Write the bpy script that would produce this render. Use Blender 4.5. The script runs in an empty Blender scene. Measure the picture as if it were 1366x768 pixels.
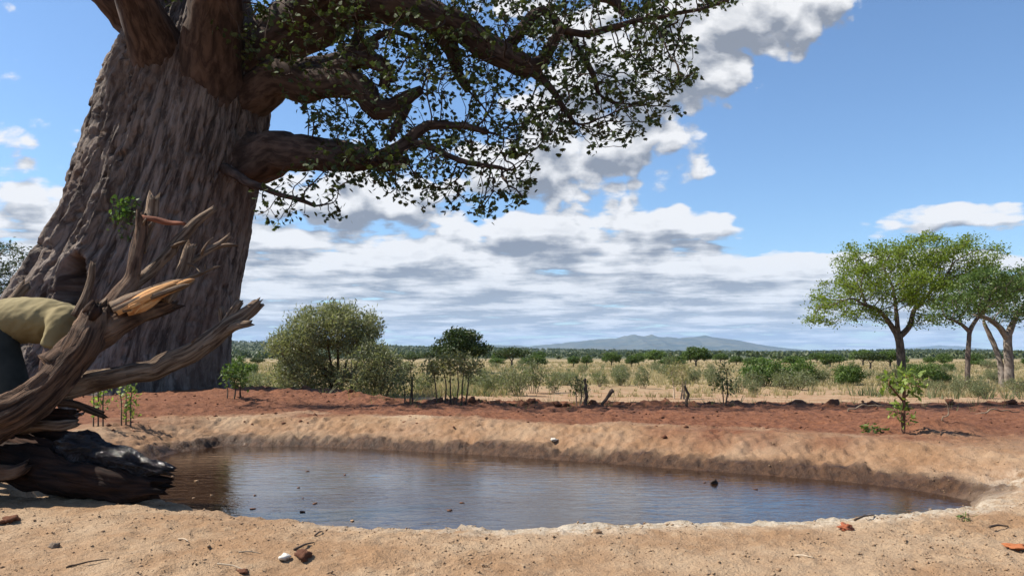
import bpy, math, random
import numpy as np
from mathutils import Vector

# ------------------------------------------------------------------ camera
CAM_Z = 0.85
FPX = 1072.0                      # focal length in photo pixels (photo 1366 wide)
PITCH = math.atan(90.0 / FPX)     # horizon at photo row 474
scene = bpy.context.scene
col = scene.collection
cam_data = bpy.data.cameras.new('camera')
cam = bpy.data.objects.new('camera', cam_data)
col.objects.link(cam)
cam.location = (0, 0, CAM_Z)
cam.rotation_euler = (math.pi / 2 + PITCH, 0, 0)
cam_data.sensor_width = 36.0
cam_data.lens = 18.0 / (683.0 / FPX)
cam_data.clip_start = 0.05
cam_data.clip_end = 90000.0
scene.camera = cam

CP, SP = math.cos(PITCH), math.sin(PITCH)


def ray(px, py):
    a = (px - 683.0) / FPX
    b = (384.0 - py) / FPX
    return np.array([a, CP - b * SP, SP + b * CP])


def at(px, py, Y):
    """point seen at that pixel, Y metres away"""
    r = ray(px, py)
    t = Y / r[1]
    return np.array([r[0] * t, Y, CAM_Z + r[2] * t])


def onz(px, py, z):
    r = ray(px, py)
    t = (z - CAM_Z) / r[2]
    return np.array([r[0] * t, r[1] * t, z])


def azel(px, py):
    r = ray(px, py)
    return math.atan2(r[0], r[1]), math.asin(r[2] / np.linalg.norm(r))


# ------------------------------------------------------------------ sun, sky, exposure
SUN_EL = math.radians(50.0)
SH = np.array([0.99, -0.12])          # way the shadows fall on the ground
SH = SH / np.linalg.norm(SH)
sun_az = math.atan2(-SH[0], -SH[1])
sd = bpy.data.lights.new('sun', 'SUN')
sd.energy = 5.0
sd.angle = math.radians(0.53)
sd.color = (1.0, 0.93, 0.82)
sun = bpy.data.objects.new('sun', sd)
col.objects.link(sun)
sun.location = (-20, 18, 40)
sun.rotation_euler = Vector((SH[0] * math.cos(SUN_EL), SH[1] * math.cos(SUN_EL),
                             -math.sin(SUN_EL))).to_track_quat('-Z', 'Y').to_euler()

scene.view_settings.view_transform = 'Standard'
scene.view_settings.look = 'None'
scene.view_settings.exposure = 0.88
scene.view_settings.gamma = 1.0
scene.view_settings.use_curve_mapping = False
scene.cycles.use_denoising = True
scene.cycles.max_bounces = 6
scene.cycles.diffuse_bounces = 3
scene.cycles.transparent_max_bounces = 6
scene.cycles.volume_bounces = 0
scene.cycles.sample_clamp_indirect = 8.0

world = bpy.data.worlds.new('World')
scene.world = world
world.use_nodes = True


class NT:
    """small helper to write node trees as formulas"""

    def __init__(s, tree):
        s.t = tree
        s.n = tree.nodes
        s.l = tree.links

    def new(s, kind, **kw):
        n = s.n.new(kind)
        for k, v in kw.items():
            setattr(n, k, v)
        return n

    def put(s, sock, v):
        if isinstance(v, bpy.types.NodeSocket):
            s.l.new(v, sock)
        elif v is not None:
            sock.default_value = v

    def m(s, op, a, b=None, c=None, clamp=False):
        n = s.new('ShaderNodeMath', operation=op, use_clamp=clamp)
        s.put(n.inputs[0], a)
        if b is not None:
            s.put(n.inputs[1], b)
        if c is not None:
            s.put(n.inputs[2], c)
        return n.outputs[0]

    def add(s, a, b): return s.m('ADD', a, b)
    def sub(s, a, b): return s.m('SUBTRACT', a, b)
    def mul(s, a, b): return s.m('MULTIPLY', a, b)

    def step(s, x, lo, hi):
        n = s.new('ShaderNodeMapRange', interpolation_type='SMOOTHSTEP')
        s.put(n.inputs[0], x)
        s.put(n.inputs[1], lo)
        s.put(n.inputs[2], hi)
        n.inputs[3].default_value = 0.0
        n.inputs[4].default_value = 1.0
        return n.outputs[0]

    def rng(s, x, lo, hi, a, b):
        n = s.new('ShaderNodeMapRange')
        s.put(n.inputs[0], x)
        n.inputs[1].default_value = lo
        n.inputs[2].default_value = hi
        n.inputs[3].default_value = a
        n.inputs[4].default_value = b
        return n.outputs[0]

    def xyz(s, x, y, z=0.0):
        n = s.new('ShaderNodeCombineXYZ')
        s.put(n.inputs[0], x)
        s.put(n.inputs[1], y)
        s.put(n.inputs[2], z)
        return n.outputs[0]

    def sep(s, v):
        n = s.new('ShaderNodeSeparateXYZ')
        s.l.new(v, n.inputs[0])
        return n.outputs

    def mapping(s, v, scale=(1, 1, 1), loc=(0, 0, 0)):
        n = s.new('ShaderNodeMapping')
        s.l.new(v, n.inputs[0])
        n.inputs['Location'].default_value = loc
        n.inputs['Scale'].default_value = scale
        return n.outputs[0]

    def noise(s, v, scale=1.0, detail=4.0, rough=0.5, dist=0.0, out='Fac'):
        n = s.new('ShaderNodeTexNoise')
        s.put(n.inputs['Vector'], v)
        n.inputs['Scale'].default_value = scale
        n.inputs['Detail'].default_value = detail
        n.inputs['Roughness'].default_value = rough
        n.inputs['Distortion'].default_value = dist
        return n.outputs[out]

    def voro(s, v, scale=1.0, feature='F1', out='Distance'):
        n = s.new('ShaderNodeTexVoronoi', feature=feature)
        s.put(n.inputs['Vector'], v)
        n.inputs['Scale'].default_value = scale
        return n.outputs[out]

    def mix(s, f, a, b, blend='MIX'):
        n = s.new('ShaderNodeMix', data_type='RGBA', blend_type=blend)
        s.put(n.inputs[0], f)
        for i, v in ((6, a), (7, b)):
            if isinstance(v, tuple) and len(v) == 3:
                v = (*v, 1.0)
            s.put(n.inputs[i], v)
        return n.outputs[2]

    def bump(s, h, strength=0.5, dist=0.02, normal=None):
        n = s.new('ShaderNodeBump')
        n.inputs['Strength'].default_value = strength
        n.inputs['Distance'].default_value = dist
        s.l.new(h, n.inputs['Height'])
        if normal is not None:
            s.l.new(normal, n.inputs['Normal'])
        return n.outputs[0]


def build_world():
    w = NT(world.node_tree)
    w.n.clear()
    out = w.new('ShaderNodeOutputWorld')
    bg = w.new('ShaderNodeBackground')
    STR = 0.084
    bg.inputs['Strength'].default_value = STR
    w.l.new(bg.outputs[0], out.inputs[0])
    sky = w.new('ShaderNodeTexSky', sky_type='NISHITA')
    sky.sun_disc = False
    sky.sun_elevation = SUN_EL
    sky.sun_rotation = sun_az
    sky.altitude = 600
    sky.air_density = 1.0
    sky.dust_density = 0.6
    sky.ozone_density = 2.0
    tc = w.new('ShaderNodeTexCoord').outputs['Generated']
    nrm = w.new('ShaderNodeVectorMath', operation='NORMALIZE')
    w.l.new(tc, nrm.inputs[0])
    X, Y, Z = w.sep(nrm.outputs[0])
    az = w.m('ARCTAN2', X, Y)
    el0 = w.m('ARCSINE', Z)

    # cumulus masses: photo column, row, half width, half height (pixels), weight
    blobs = [
        (985, 15, 120, 70, .46), (890, 100, 130, 70, .40), (1140, 5, 45, 24, .30), (1085, 40, 40, 35, .2), (830, 215, 150, 42, .40),
        (950, 200, 50, 28, .2), (610, 225, 140, 50, .24), (470, 262, 140, 34, .26), (760, 120, 90, 60, .25),
        (895, 304, 62, 26, .42), (740, 314, 48, 20, .36), (930, 135, 50, 20, .15),
        (1240, 238, 75, 20, .46), (1330, 284, 100, 20, .42), (1180, 290, 60, 14, .34), (1290, 322, 150, 12, -.26), (1300, 258, 60, 8, -.18), (1100, 258, 50, 10, .24), (1368, 92, 26, 24, .55), (1300, 92, 14, 8, .3),
        (520, 330, 330, 80, .24), (60, 330, 200, 120, .28), (820, 385, 420, 60, .24), (1120, 350, 120, 20, .20),
        (1180, 410, 250, 40, .16),
        (1200, 150, 150, 75, -.62), (1340, 185, 110, 45, -.45), (1045, 255, 95, 55, -.42), (655, 284, 40, 14, -.16), (985, 258, 60, 20, -.25),
        (540, 110, 110, 90, -.36), (1030, 160, 50, 32, -.34), (880, 268, 50, 10, -.2), (230, 60, 200, 120, -.2), (1240, 40, 90, 60, -.4), (1060, 320, 60, 14, -.15),
    ]

    def density(el):
        zz = w.add(w.m('MAXIMUM', w.m('SINE', el), 0.0), 0.07)
        ce = w.m('COSINE', el)
        px = w.m('DIVIDE', w.mul(w.m('SINE', az), ce), zz)
        py = w.m('DIVIDE', w.mul(w.m('COSINE', az), ce), zz)
        flat = w.noise(w.xyz(w.mul(px, 0.8), py, 3.3), 1.9, 9.0, 0.58, 0.25)
        puff = w.noise(w.xyz(w.mul(az, 1.0), w.mul(el, 1.5), 7.7), 7.0, 11.0, 0.60, 0.2)
        lowf = w.step(el, 0.26, 0.06)      # flat streaks low down, puffs higher
        n = w.new('ShaderNodeMix', data_type='FLOAT')
        w.put(n.inputs[0], w.add(w.mul(lowf, 0.55), 0.2))
        w.put(n.inputs[2], puff)
        w.put(n.inputs[3], flat)
        d = n.outputs[0]
        # rounded cauliflower edges on the heaped clouds
        wp = w.noise(w.xyz(az, el, 2.2), 9.0, 3.0, 0.5, 0.0, 'Color')
        pv = w.new('ShaderNodeVectorMath', operation='MULTIPLY_ADD')
        w.l.new(wp, pv.inputs[0])
        pv.inputs[1].default_value = (0.05, 0.05, 0.0)
        w.l.new(w.xyz(az, w.mul(el, 1.35), 0.0), pv.inputs[2])
        v1 = w.voro(pv.outputs[0], 17.0)
        v2 = w.voro(pv.outputs[0], 41.0)
        bil = w.add(w.mul(w.sub(0.42, v1), 0.26), w.mul(w.sub(0.42, v2), 0.15))
        d = w.add(d, w.mul(bil, w.step(el, 0.07, 0.19)))
        tot = None
        for (bx, by, rx, ry, wt) in blobs:
            a0, e0 = azel(bx, by)
            du = w.mul(w.sub(az, a0), FPX / rx / 1.25)
            dv = w.mul(w.sub(el, e0), FPX / ry / 1.25)
            r2 = w.add(w.mul(du, du), w.mul(dv, dv))
            g = w.mul(w.m('EXPONENT', w.mul(r2, -1.0)), wt)
            tot = g if tot is None else w.add(tot, g)
        low = w.mul(w.step(el, 0.16, 0.04), 0.13)
        return w.add(w.add(w.sub(w.mul(w.sub(d, 0.5), 2.1), 0.07), tot), low)

    D = density(el0)
    Du = density(w.add(el0, 0.020))
    alpha = w.step(D, 0.0, 0.17)
    fine = w.noise(w.xyz(az, w.mul(el0, 1.6), 1.1), 20.0, 8.0, 0.62, 0.3)
    relief = w.rng(w.sub(D, Du), -0.22, 0.22, -0.5, 0.5)   # + on upper edges, - on bases
    thick = w.step(D, 0.15, 0.75)
    lit = w.add(w.add(0.64, w.mul(relief, 1.3)), w.mul(w.sub(fine, 0.5), 1.15))
    lit = w.m('SUBTRACT', lit, w.mul(thick, 0.42), clamp=True)
    grey = (0.155, 0.170, 0.200)
    whit = (0.515, 0.515, 0.52)
    cc = w.mix(lit, tuple(g / STR for g in grey), tuple(g / STR for g in whit))
    hz = w.step(el0, 0.14, 0.0)
    cc = w.mix(w.mul(hz, 0.42), cc, tuple(g / STR for g in (0.42, 0.45, 0.49)))
    skyc = w.mix(1.0, sky.outputs[0], (0.86, 1.0, 1.12), 'MULTIPLY')
    fin = w.mix(w.mul(alpha, 0.97), skyc, cc)
    w.l.new(fin, bg.inputs['Color'])
    world.cycles.sampling_method = 'MANUAL'
    world.cycles.sample_map_resolution = 512


build_world()

# ------------------------------------------------------------------ noise in numpy
_rs = np.random.RandomState(7)
_perm = np.concatenate([_rs.permutation(256)] * 3)
_g2 = np.stack([np.cos(np.arange(256) * 2.399), np.sin(np.arange(256) * 2.399)], 1)
_g3 = _rs.normal(size=(256, 3))
_g3 /= np.linalg.norm(_g3, axis=1)[:, None]


def _f(t): return t * t * t * (t * (t * 6 - 15) + 10)


def perlin2(x, y):
    x = np.asarray(x, float)
    y = np.asarray(y, float)
    x0 = np.floor(x)
    y0 = np.floor(y)
    xf, yf = x - x0, y - y0
    xi = x0.astype(np.int64) & 255
    yi = y0.astype(np.int64) & 255

    def g(a, b):
        h = _perm[_perm[(xi + a) & 255] + ((yi + b) & 255)]
        v = _g2[h]
        return v[..., 0] * (xf - a) + v[..., 1] * (yf - b)
    u, v = _f(xf), _f(yf)
    return ((g(0, 0) * (1 - u) + g(1, 0) * u) * (1 - v) + (g(0, 1) * (1 - u) + g(1, 1) * u) * v) * 1.4


def perlin3(x, y, z):
    x, y, z = np.broadcast_arrays(np.asarray(x, float), y, z)
    x0, y0, z0 = np.floor(x), np.floor(y), np.floor(z)
    xf, yf, zf = x - x0, y - y0, z - z0
    xi, yi, zi = [a.astype(np.int64) & 255 for a in (x0, y0, z0)]

    def g(a, b, c):
        h = _perm[_perm[_perm[(xi + a) & 255] + ((yi + b) & 255)] + ((zi + c) & 255)]
        v = _g3[h]
        return v[..., 0] * (xf - a) + v[..., 1] * (yf - b) + v[..., 2] * (zf - c)
    u, v, w = _f(xf), _f(yf), _f(zf)
    a = (g(0, 0, 0) * (1 - u) + g(1, 0, 0) * u) * (1 - v) + (g(0, 1, 0) * (1 - u) + g(1, 1, 0) * u) * v
    b = (g(0, 0, 1) * (1 - u) + g(1, 0, 1) * u) * (1 - v) + (g(0, 1, 1) * (1 - u) + g(1, 1, 1) * u) * v
    return (a * (1 - w) + b * w) * 1.4


def fbm2(x, y, f, octv=4, gain=0.5):
    s = 0
    a = 1.0
    for i in range(octv):
        s = s + a * perlin2(x * f + 13.1 * i, y * f - 7.7 * i)
        f *= 2.03
        a *= gain
    return s


def fbm3(x, y, z, octv=4, gain=0.5):
    s = 0
    a = 1.0
    f = 1.0
    for i in range(octv):
        s = s + a * perlin3(x * f + 5.3 * i, y * f + 1.7 * i, z * f - 3.1 * i)
        f *= 2.05
        a *= gain
    return s


def sstep(x, a, b):
    t = np.clip((x - a) / (b - a), 0, 1)
    return t * t * (3 - 2 * t)


# ------------------------------------------------------------------ mesh helpers
def mesh_from(name, V, quads=None, tris=None, uv=None, smooth=False):
    me = bpy.data.meshes.new(name)
    V = np.asarray(V, np.float32)
    parts = []
    starts = []
    totals = []
    off = 0
    for F, k in ((quads, 4), (tris, 3)):
        if F is None or len(F) == 0:
            continue
        F = np.asarray(F, np.int32).reshape(-1, k)
        parts.append(F.ravel())
        starts.append(off + np.arange(len(F), dtype=np.int32) * k)
        totals.append(np.full(len(F), k, np.int32))
        off += F.size
    loops = np.concatenate(parts)
    starts = np.concatenate(starts)
    me.vertices.add(len(V))
    me.vertices.foreach_set('co', V.ravel())
    me.loops.add(len(loops))
    me.loops.foreach_set('vertex_index', loops)
    me.polygons.add(len(starts))
    me.polygons.foreach_set('loop_start', starts)
    if smooth:
        me.polygons.foreach_set('use_smooth', np.ones(len(starts), bool))
    if uv is not None:
        u = me.uv_layers.new(name='UVMap')
        u.data.foreach_set('uv', np.asarray(uv, np.float32)[loops].ravel())
    me.update(calc_edges=True)
    return me


class MB:
    def __init__(s):
        s.V = []
        s.Q = []
        s.T = []
        s.U = []
        s.n = 0

    def addq(s, V, Q=None, T=None, U=None):
        V = np.asarray(V, float)
        if Q is not None and len(Q):
            s.Q.append(np.asarray(Q) + s.n)
        if T is not None and len(T):
            s.T.append(np.asarray(T) + s.n)
        s.V.append(V)
        s.U.append(np.zeros((len(V), 2)) if U is None else U)
        s.n += len(V)

    def mesh(s, name, smooth=True):
        return mesh_from(name, np.concatenate(s.V), np.concatenate(s.Q) if s.Q else None,
                         np.concatenate(s.T) if s.T else None, np.concatenate(s.U), smooth)


def frames(P):
    T = np.gradient(P, axis=0)
    T /= np.linalg.norm(T, axis=1)[:, None] + 1e-9
    up = np.array([0.13, 0.21, 1.0])
    if abs(T[0] @ up) > 0.9:
        up = np.array([1.0, 0.2, 0.1])
    A = np.zeros_like(P)
    B = np.zeros_like(P)
    a = np.cross(up, T[0])
    for i in range(len(P)):
        a = a - T[i] * (a @ T[i])
        a = a / (np.linalg.norm(a) + 1e-9)
        A[i] = a
        B[i] = np.cross(T[i], a)
    return T, A, B


def resample(P, R, step):
    P = np.asarray(P, float)
    R = np.asarray(R, float)
    d = np.concatenate([[0], np.cumsum(np.linalg.norm(np.diff(P, axis=0), axis=1))])
    n = max(2, int(d[-1] / step) + 1)
    # smooth with a Catmull-like spline through cosine-free linear + smoothing
    t = np.linspace(0, d[-1], n)
    Q = np.stack([np.interp(t, d, P[:, k]) for k in range(3)], 1)
    r = np.interp(t, d, R)
    if n > 6:
        for _ in range(max(1, int(0.18 * n / max(len(P) - 1, 1)))):
            Q[1:-1] = (Q[:-2] + 2 * Q[1:-1] + Q[2:]) / 4
            r[1:-1] = (r[:-2] + 2 * r[1:-1] + r[2:]) / 4
    return Q, r


def tube(mb, P, R, n=8, cap=True, rough=0.0, seed=0.0, ridge=3.0, along=2.5, ragged=0.0, capin=0.0):
    """tube along P with radii R; rough = bark relief as a share of the radius"""
    P = np.asarray(P, float)
    R = np.asarray(R, float)
    m = len(P)
    T, A, B = frames(P)
    th = np.linspace(0, 2 * np.pi, n + 1)
    L = np.concatenate([[0], np.cumsum(np.linalg.norm(np.diff(P, axis=0), axis=1))])
    c, s = np.cos(th), np.sin(th)
    rr = np.repeat(R[:, None], n + 1, 1)
    if rough > 0:
        nz = fbm3(c[None] * ridge + seed, s[None] * ridge + seed * 1.7, L[:, None] * along + seed * 3.1, 4, 0.6)
        nz2 = fbm3(c[None] * .8 + seed, s[None] * .8 - seed, L[:, None] * along * 0.9 - seed, 2, 0.5)
        rr = rr * (1 + rough * nz + rough * 1.1 * nz2)
    ax = np.zeros_like(rr)
    if ragged > 0:
        ax[-1] = ragged * R[-1] * (fbm3(c * 2 + seed, s * 2, 0.3 + 0 * c, 2)) * 2.2
    V = P[:, None] + A[:, None] * (c[None, :, None] * rr[..., None]) + B[:, None] * (s[None, :, None] * rr[..., None]) \
        + T[:, None] * ax[..., None]
    V = V.reshape(-1, 3)
    U = np.stack([np.broadcast_to(th[None] * max(R.mean(), 1e-3), (m, n + 1)).ravel(),
                  np.repeat(L[:, None], n + 1, 1).ravel()], 1)
    i = np.arange(m - 1)[:, None] * (n + 1) + np.arange(n)[None]
    i = i.ravel()
    Q = np.stack([i, i + 1, i + n + 2, i + n + 1], 1)
    Tt = []
    if cap:
        k = len(V)
        V = np.concatenate([V, [P[0]], [P[-1] - T[-1] * capin * R[-1]]])
        U = np.concatenate([U, U[:1], U[-1:]])
        j = np.arange(n)
        Tt = np.concatenate([np.stack([j + 1, j, np.full(n, k)], 1),
                             np.stack([(m - 1) * (n + 1) + j, (m - 1) * (n + 1) + j + 1, np.full(n, k + 1)], 1)])
    mb.addq(V, Q, Tt if cap else None, U)


def put(name, me, mat=None, parent=None, label=None, cat=None, group=None, kind=None, loc=None):
    o = bpy.data.objects.new(name, me)
    col.objects.link(o)
    if mat is not None and me is not None and not me.materials:
        me.materials.append(mat)
    if parent is not None:
        o.parent = parent
    if label:
        o['label'] = label
    if cat:
        o['category'] = cat
    if group:
        o['group'] = group
    if kind:
        o['kind'] = kind
    if loc is not None:
        o.location = loc
    return o


def thing(name, label, cat, loc=(0, 0, 0), group=None, rz=0.0, scale=1.0):
    o = put(name, None, label=label, cat=cat, group=group, loc=tuple(map(float, loc)))
    o.rotation_euler = (0, 0, rz)
    o.scale = (scale,) * 3
    o.empty_display_size = 0.1
    return o


def copy_tree(root, loc, rz, scale, label=None, group=None):
    r = root.copy()
    col.objects.link(r)
    r.location = tuple(map(float, loc))
    r.rotation_euler = (0, 0, rz)
    r.scale = scale if isinstance(scale, tuple) else (scale,) * 3
    if label:
        r['label'] = label
    if group:
        r['group'] = group
    for ch in list(root.children):
        c = ch.copy()
        col.objects.link(c)
        c.parent = r
        for g in list(ch.children):
            d = g.copy()
            col.objects.link(d)
            d.parent = c
    return r


# ------------------------------------------------------------------ materials
def mat_new(name):
    m = bpy.data.materials.new(name)
    m.use_nodes = True
    t = NT(m.node_tree)
    t.n.clear()
    o = t.new('ShaderNodeOutputMaterial')
    b = t.new('ShaderNodeBsdfPrincipled')
    t.l.new(b.outputs[0], o.inputs[0])
    b.inputs['Specular IOR Level'].default_value = 0.25
    return m, t, b, o


def mat_bark(name, dark, light, scale=(9, 1.6), bump=0.6, dist=0.02, rough=0.9, spec=0.2, tint=None):
    m, t, b, o = mat_new(name)
    uv = t.new('ShaderNodeUVMap').outputs[0]
    v = t.mapping(uv, (scale[0] * 3, scale[1] * 3, 1))
    n1 = t.noise(v, 1.0, 7, 0.62, 0.6)
    g = t.new('ShaderNodeTexCoord').outputs['Object']
    n2 = t.noise(g, 2.2, 4, 0.6)
    f = t.step(n1, 0.34, 0.66)
    c = t.mix(f, dark, light)
    if tint:
        c = t.mix(t.step(n2, 0.5, 0.68), c, tint)
    c = t.mix(0.5, c, t.mix(t.step(n2, 0.3, 0.7), (0.55, 0.55, 0.55), (1.25, 1.25, 1.25)), 'MULTIPLY')
    t.l.new(c, b.inputs['Base Color'])
    b.inputs['Roughness'].default_value = rough
    b.inputs['Specular IOR Level'].default_value = spec
    t.l.new(t.bump(n1, bump, dist), b.inputs['Normal'])
    return m


def mat_leaf(name, a, c, trans=0.35, rough=0.55):
    m, t, b, o = mat_new(name)
    r = t.new('ShaderNodeNewGeometry').outputs['Random Per Island']
    rnd = t.new('ShaderNodeObjectInfo').outputs['Random']
    k = t.mix(r, a, c)
    k = t.mix(1.0, k, t.mix(rnd, (0.82, 0.85, 0.8), (1.18, 1.12, 1.15)), 'MULTIPLY')
    t.l.new(k, b.inputs['Base Color'])
    b.inputs['Roughness'].default_value = rough
    b.inputs['Specular IOR Level'].default_value = 0.3
    tr = t.new('ShaderNodeBsdfTranslucent')
    t.l.new(t.mix(1.0, k, (1.25, 1.35, 0.75), 'MULTIPLY'), tr.inputs['Color'])
    ms = t.new('ShaderNodeMixShader')
    ms.inputs[0].default_value = trans
    t.l.new(b.outputs[0], ms.inputs[1])
    t.l.new(tr.outputs[0], ms.inputs[2])
    t.l.new(ms.outputs[0], o.inputs[0])
    return m


def mat_plain(name, a, c=None, scale=8.0, rough=0.8, bump=0.0, spec=0.25):
    m, t, b, o = mat_new(name)
    g = t.new('ShaderNodeTexCoord').outputs['Object']
    n = t.noise(g, scale, 6, 0.6)
    rnd = t.new('ShaderNodeObjectInfo').outputs['Random']
    k = t.mix(t.step(n, 0.3, 0.7), a, c or a)
    k = t.mix(1.0, k, t.mix(rnd, (0.8, 0.8, 0.8), (1.2, 1.2, 1.2)), 'MULTIPLY')
    t.l.new(k, b.inputs['Base Color'])
    b.inputs['Roughness'].default_value = rough
    b.inputs['Specular IOR Level'].default_value = spec
    if bump:
        t.l.new(t.bump(n, bump, 0.02), b.inputs['Normal'])
    return m


# ------------------------------------------------------------------ ground
WATER_Z = -0.12
far_shore = [(196, 628), (205, 612), (240, 602), (300, 595), (400, 595), (500, 599), (640, 606), (800, 617), (1000, 632),
             (1120, 641), (1200, 650), (1260, 660), (1296, 668)]
near_shore = [(1290, 675), (1240, 681), (1150, 688), (1040, 695), (940, 697), (850, 697), (760, 702), (680, 706),
              (600, 706), (500, 704), (420, 700), (340, 690), (280, 680), (230, 668), (205, 660), (175, 655)]
pond = [onz(x, y, WATER_Z)[:2] for x, y in far_shore] + [onz(x, y, -0.03)[:2] for x, y in near_shore]
pond = np.array(pond + [np.array([-2.9, 4.9]), np.array([-3.1, 5.6])])


def pond_sdf(x, y):
    """distance to the shore line, negative inside the water hole"""
    out = np.full(x.shape, 1e9)
    inside = np.zeros(x.shape, bool)
    n = len(pond)
    for i in range(n):
        a, b = pond[i], pond[(i + 1) % n]
        e = b - a
        t = np.clip(((x - a[0]) * e[0] + (y - a[1]) * e[1]) / (e @ e), 0, 1)
        d = np.hypot(x - a[0] - t * e[0], y - a[1] - t * e[1])
        out = np.minimum(out, d)
        c = ((a[1] > y) != (b[1] > y)) & (x < (b[0] - a[0]) * (y - a[1]) / (b[1] - a[1] + 1e-12) + a[0])
        inside ^= c
    return np.where(inside, -out, out)


def crest_y(x):
    return 12.3 + 6.3 * sstep(-x, 1.0, 6.2) - 0.4 * sstep(x, 3, 9) + 0.35 * perlin2(x * .5, 0 * x + 3.3)


RIDGE_PX = np.array([-2500, -600, 0, 300, 450, 560, 700, 900, 1050, 1200, 1366, 2000, 4000])
RIDGE_Y = np.array([462, 460, 458, 457, 460, 463.5, 465.5, 469, 469.5, 467, 468.5, 466, 464])


def ground(x, y, masks=False):
    x = np.asarray(x, float)
    y = np.asarray(y, float)
    shp = np.broadcast_shapes(x.shape, y.shape)
    x = np.broadcast_to(x, shp).astype(float)
    y = np.broadcast_to(y, shp).astype(float)
    s = np.full(shp, 50.0)
    box = (x > -9) & (x < 9) & (y > -2) & (y < 15)
    s[box] = pond_sdf(x[box], y[box])
    wob = fbm2(x, y, 2.2, 3) * 0.05
    sw = s + wob * sstep(np.abs(s), 0.0, 0.25) * 0.7 + fbm2(x, y, 7.0, 3) * 0.018
    # how much of a far bank this is (away from the camera) against the low near lip
    farness = sstep(y - 5.6 + 0.32 * np.minimum(x, 4), 0.0, 1.2)
    zin = WATER_Z - 0.35 * sstep(-sw, 0.0, 0.8) - 0.02 * sstep(-sw, 0, .05)
    near = WATER_Z + 0.105 * sstep(sw, -0.02, 0.11) + 0.035 * sstep(sw, 0.1, 0.45) - 0.03 * sstep(sw, 0.5, 1.6)
    far = WATER_Z + 0.085 * sstep(sw, -0.02, 0.16) + 0.15 * sstep(sw, 0.05, 0.80) + 0.02 * sstep(sw, .5, 1.0) - 0.05 * sstep(sw, 0.9, 2.2)
    zo = near * (1 - farness) + far * farness
    z = np.where(sw < 0, zin, zo)
    # broad field round the water hole
    fld = sstep(s, 0.8, 3.0)
    z = z + fld * (0.03 * fbm2(x, y, 0.35, 3)) * (y < 60)
    # the raised crest and the lower plain behind it
    yc = crest_y(x)
    cr = np.exp(-((y - yc) / 0.55) ** 2)
    clod = np.abs(fbm2(x, y, 1.6, 4, 0.6))
    z = z + cr * (0.0 + 0.09 * clod) * (s > 0.8)
    drop = sstep(y, yc + 0.3, yc + 8.0)
    z = z - 0.74 * drop
    # lift on the left where the dead wood lies
    z = z + 0.06 * np.exp(-((x + 3.9) / 1.3) ** 2 - ((y - 5.0) / 1.2) ** 2)
    # far land
    r = y
    px = 683 + FPX * x / np.maximum(y, 400.0)
    H = (474 - np.interp(px, RIDGE_PX, RIDGE_Y)) / FPX * 2600.0
    z = z + (H * (1 + 0.10 * fbm2(x, y, 1 / 700., 3))) * sstep(r, 500, 2600) * (1 - 0.6 * sstep(r, 2700, 6000))
    z = z + 0.5 * fbm2(x, y, 1 / 60., 2) * sstep(r, 60, 400) * 0.5
    # small relief: trampled dust, hoof prints
    near_f = sstep(y, 26, 12) * sstep(np.abs(x), 16, 8)
    sm = near_f * sstep(s, 0.0, 0.05)
    z = z + sm * (0.013 * fbm2(x, y, 3.2, 4, 0.6) + 0.012 * np.abs(fbm2(x, y, 11.0, 3, 0.65)))
    patch = sstep(fbm2(x, y, 1.1, 3), -0.15, 0.35)
    z = z + sm * patch * (0.018 * np.maximum(0, fbm2(x, y, 15.0, 3, 0.6)) - 0.012 * np.maximum(0, fbm2(x + 7, y, 8.0, 3, 0.6)))
    lip = (1 - farness) * sstep(s, 0.0, 0.04) * sstep(s, 0.35, 0.12)
    z = z + lip * 0.022 * np.abs(fbm2(x, y, 4.0, 3, 0.5))
    pr = np.minimum(0, perlin2(x * 5.0, y * 5.0 + 9) + 0.25)
    z = z + sm * 0.030 * pr * sstep(s, 0.02, 0.15) * (0.45 + 1.0 * farness)
    bk = farness * sstep(s, 0.0, 0.06) * sstep(s, 1.1, 0.6)
    z = z - bk * 0.036 * np.maximum(0, fbm2(x, y * 0.8, 5.5, 3, .6)) + bk * 0.02 * fbm2(x, y, 14.0, 2)
    redn = sstep(s, 0.9, 1.6) * farness
    z = z + redn * near_f * (0.030 * np.maximum(0, fbm2(x, y, 4.0, 4, 0.65)) + 0.02 * fbm2(x, y, 1.3, 2))
    # spoil heap at the foot of the sapling on the right, and of the green shrub on the left
    for (hx, hy, hr, hh) in ((4.05, 8.05, 0.55, 0.13), (-4.95, 10.4, 0.9, 0.10), (-5.0, 14.5, 2.2, 0.12)):
        z = z + hh * np.exp(-((x - hx) ** 2 + (y - hy) ** 2) / hr ** 2) * (1 + 0.5 * fbm2(x, y, 3.0, 2))
    if not masks:
        return z
    nz = fbm2(x, y, 0.9, 4)
    wet = sstep(s + 0.10 * nz + 0.05 * fbm2(x, y, 6.0, 3), 0.30, 0.11) * (0.15 + 0.85 * farness)
    red = np.clip(0.30 * sstep(s, 0.0, 0.3) + 0.30 * nz * sstep(s, .1, .8) + sstep(s + 0.55 * nz, 0.45, 1.9), 0, 1) * farness * (1 - 0.85 * sstep(y, yc + 4.5, yc + 9))
    red = red * (1 - 0.75 * sstep(x, 3.2, 4.6) * sstep(y, 8.0, 6.4))
    crust = sstep(s + 0.16 * nz, 0.50, 0.10) * (1 - farness) * sstep(x + 0.3 * nz, -1.4, 0.4)
    crust = np.maximum(crust, 0.7 * np.exp(-((x - 3.3) / 0.7) ** 2 - ((y - 5.45) / 0.22) ** 2))
    veg = sstep(y + 3.0 * nz, 31, 44)
    return z, np.stack([wet, red, crust, veg], -1)


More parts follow.
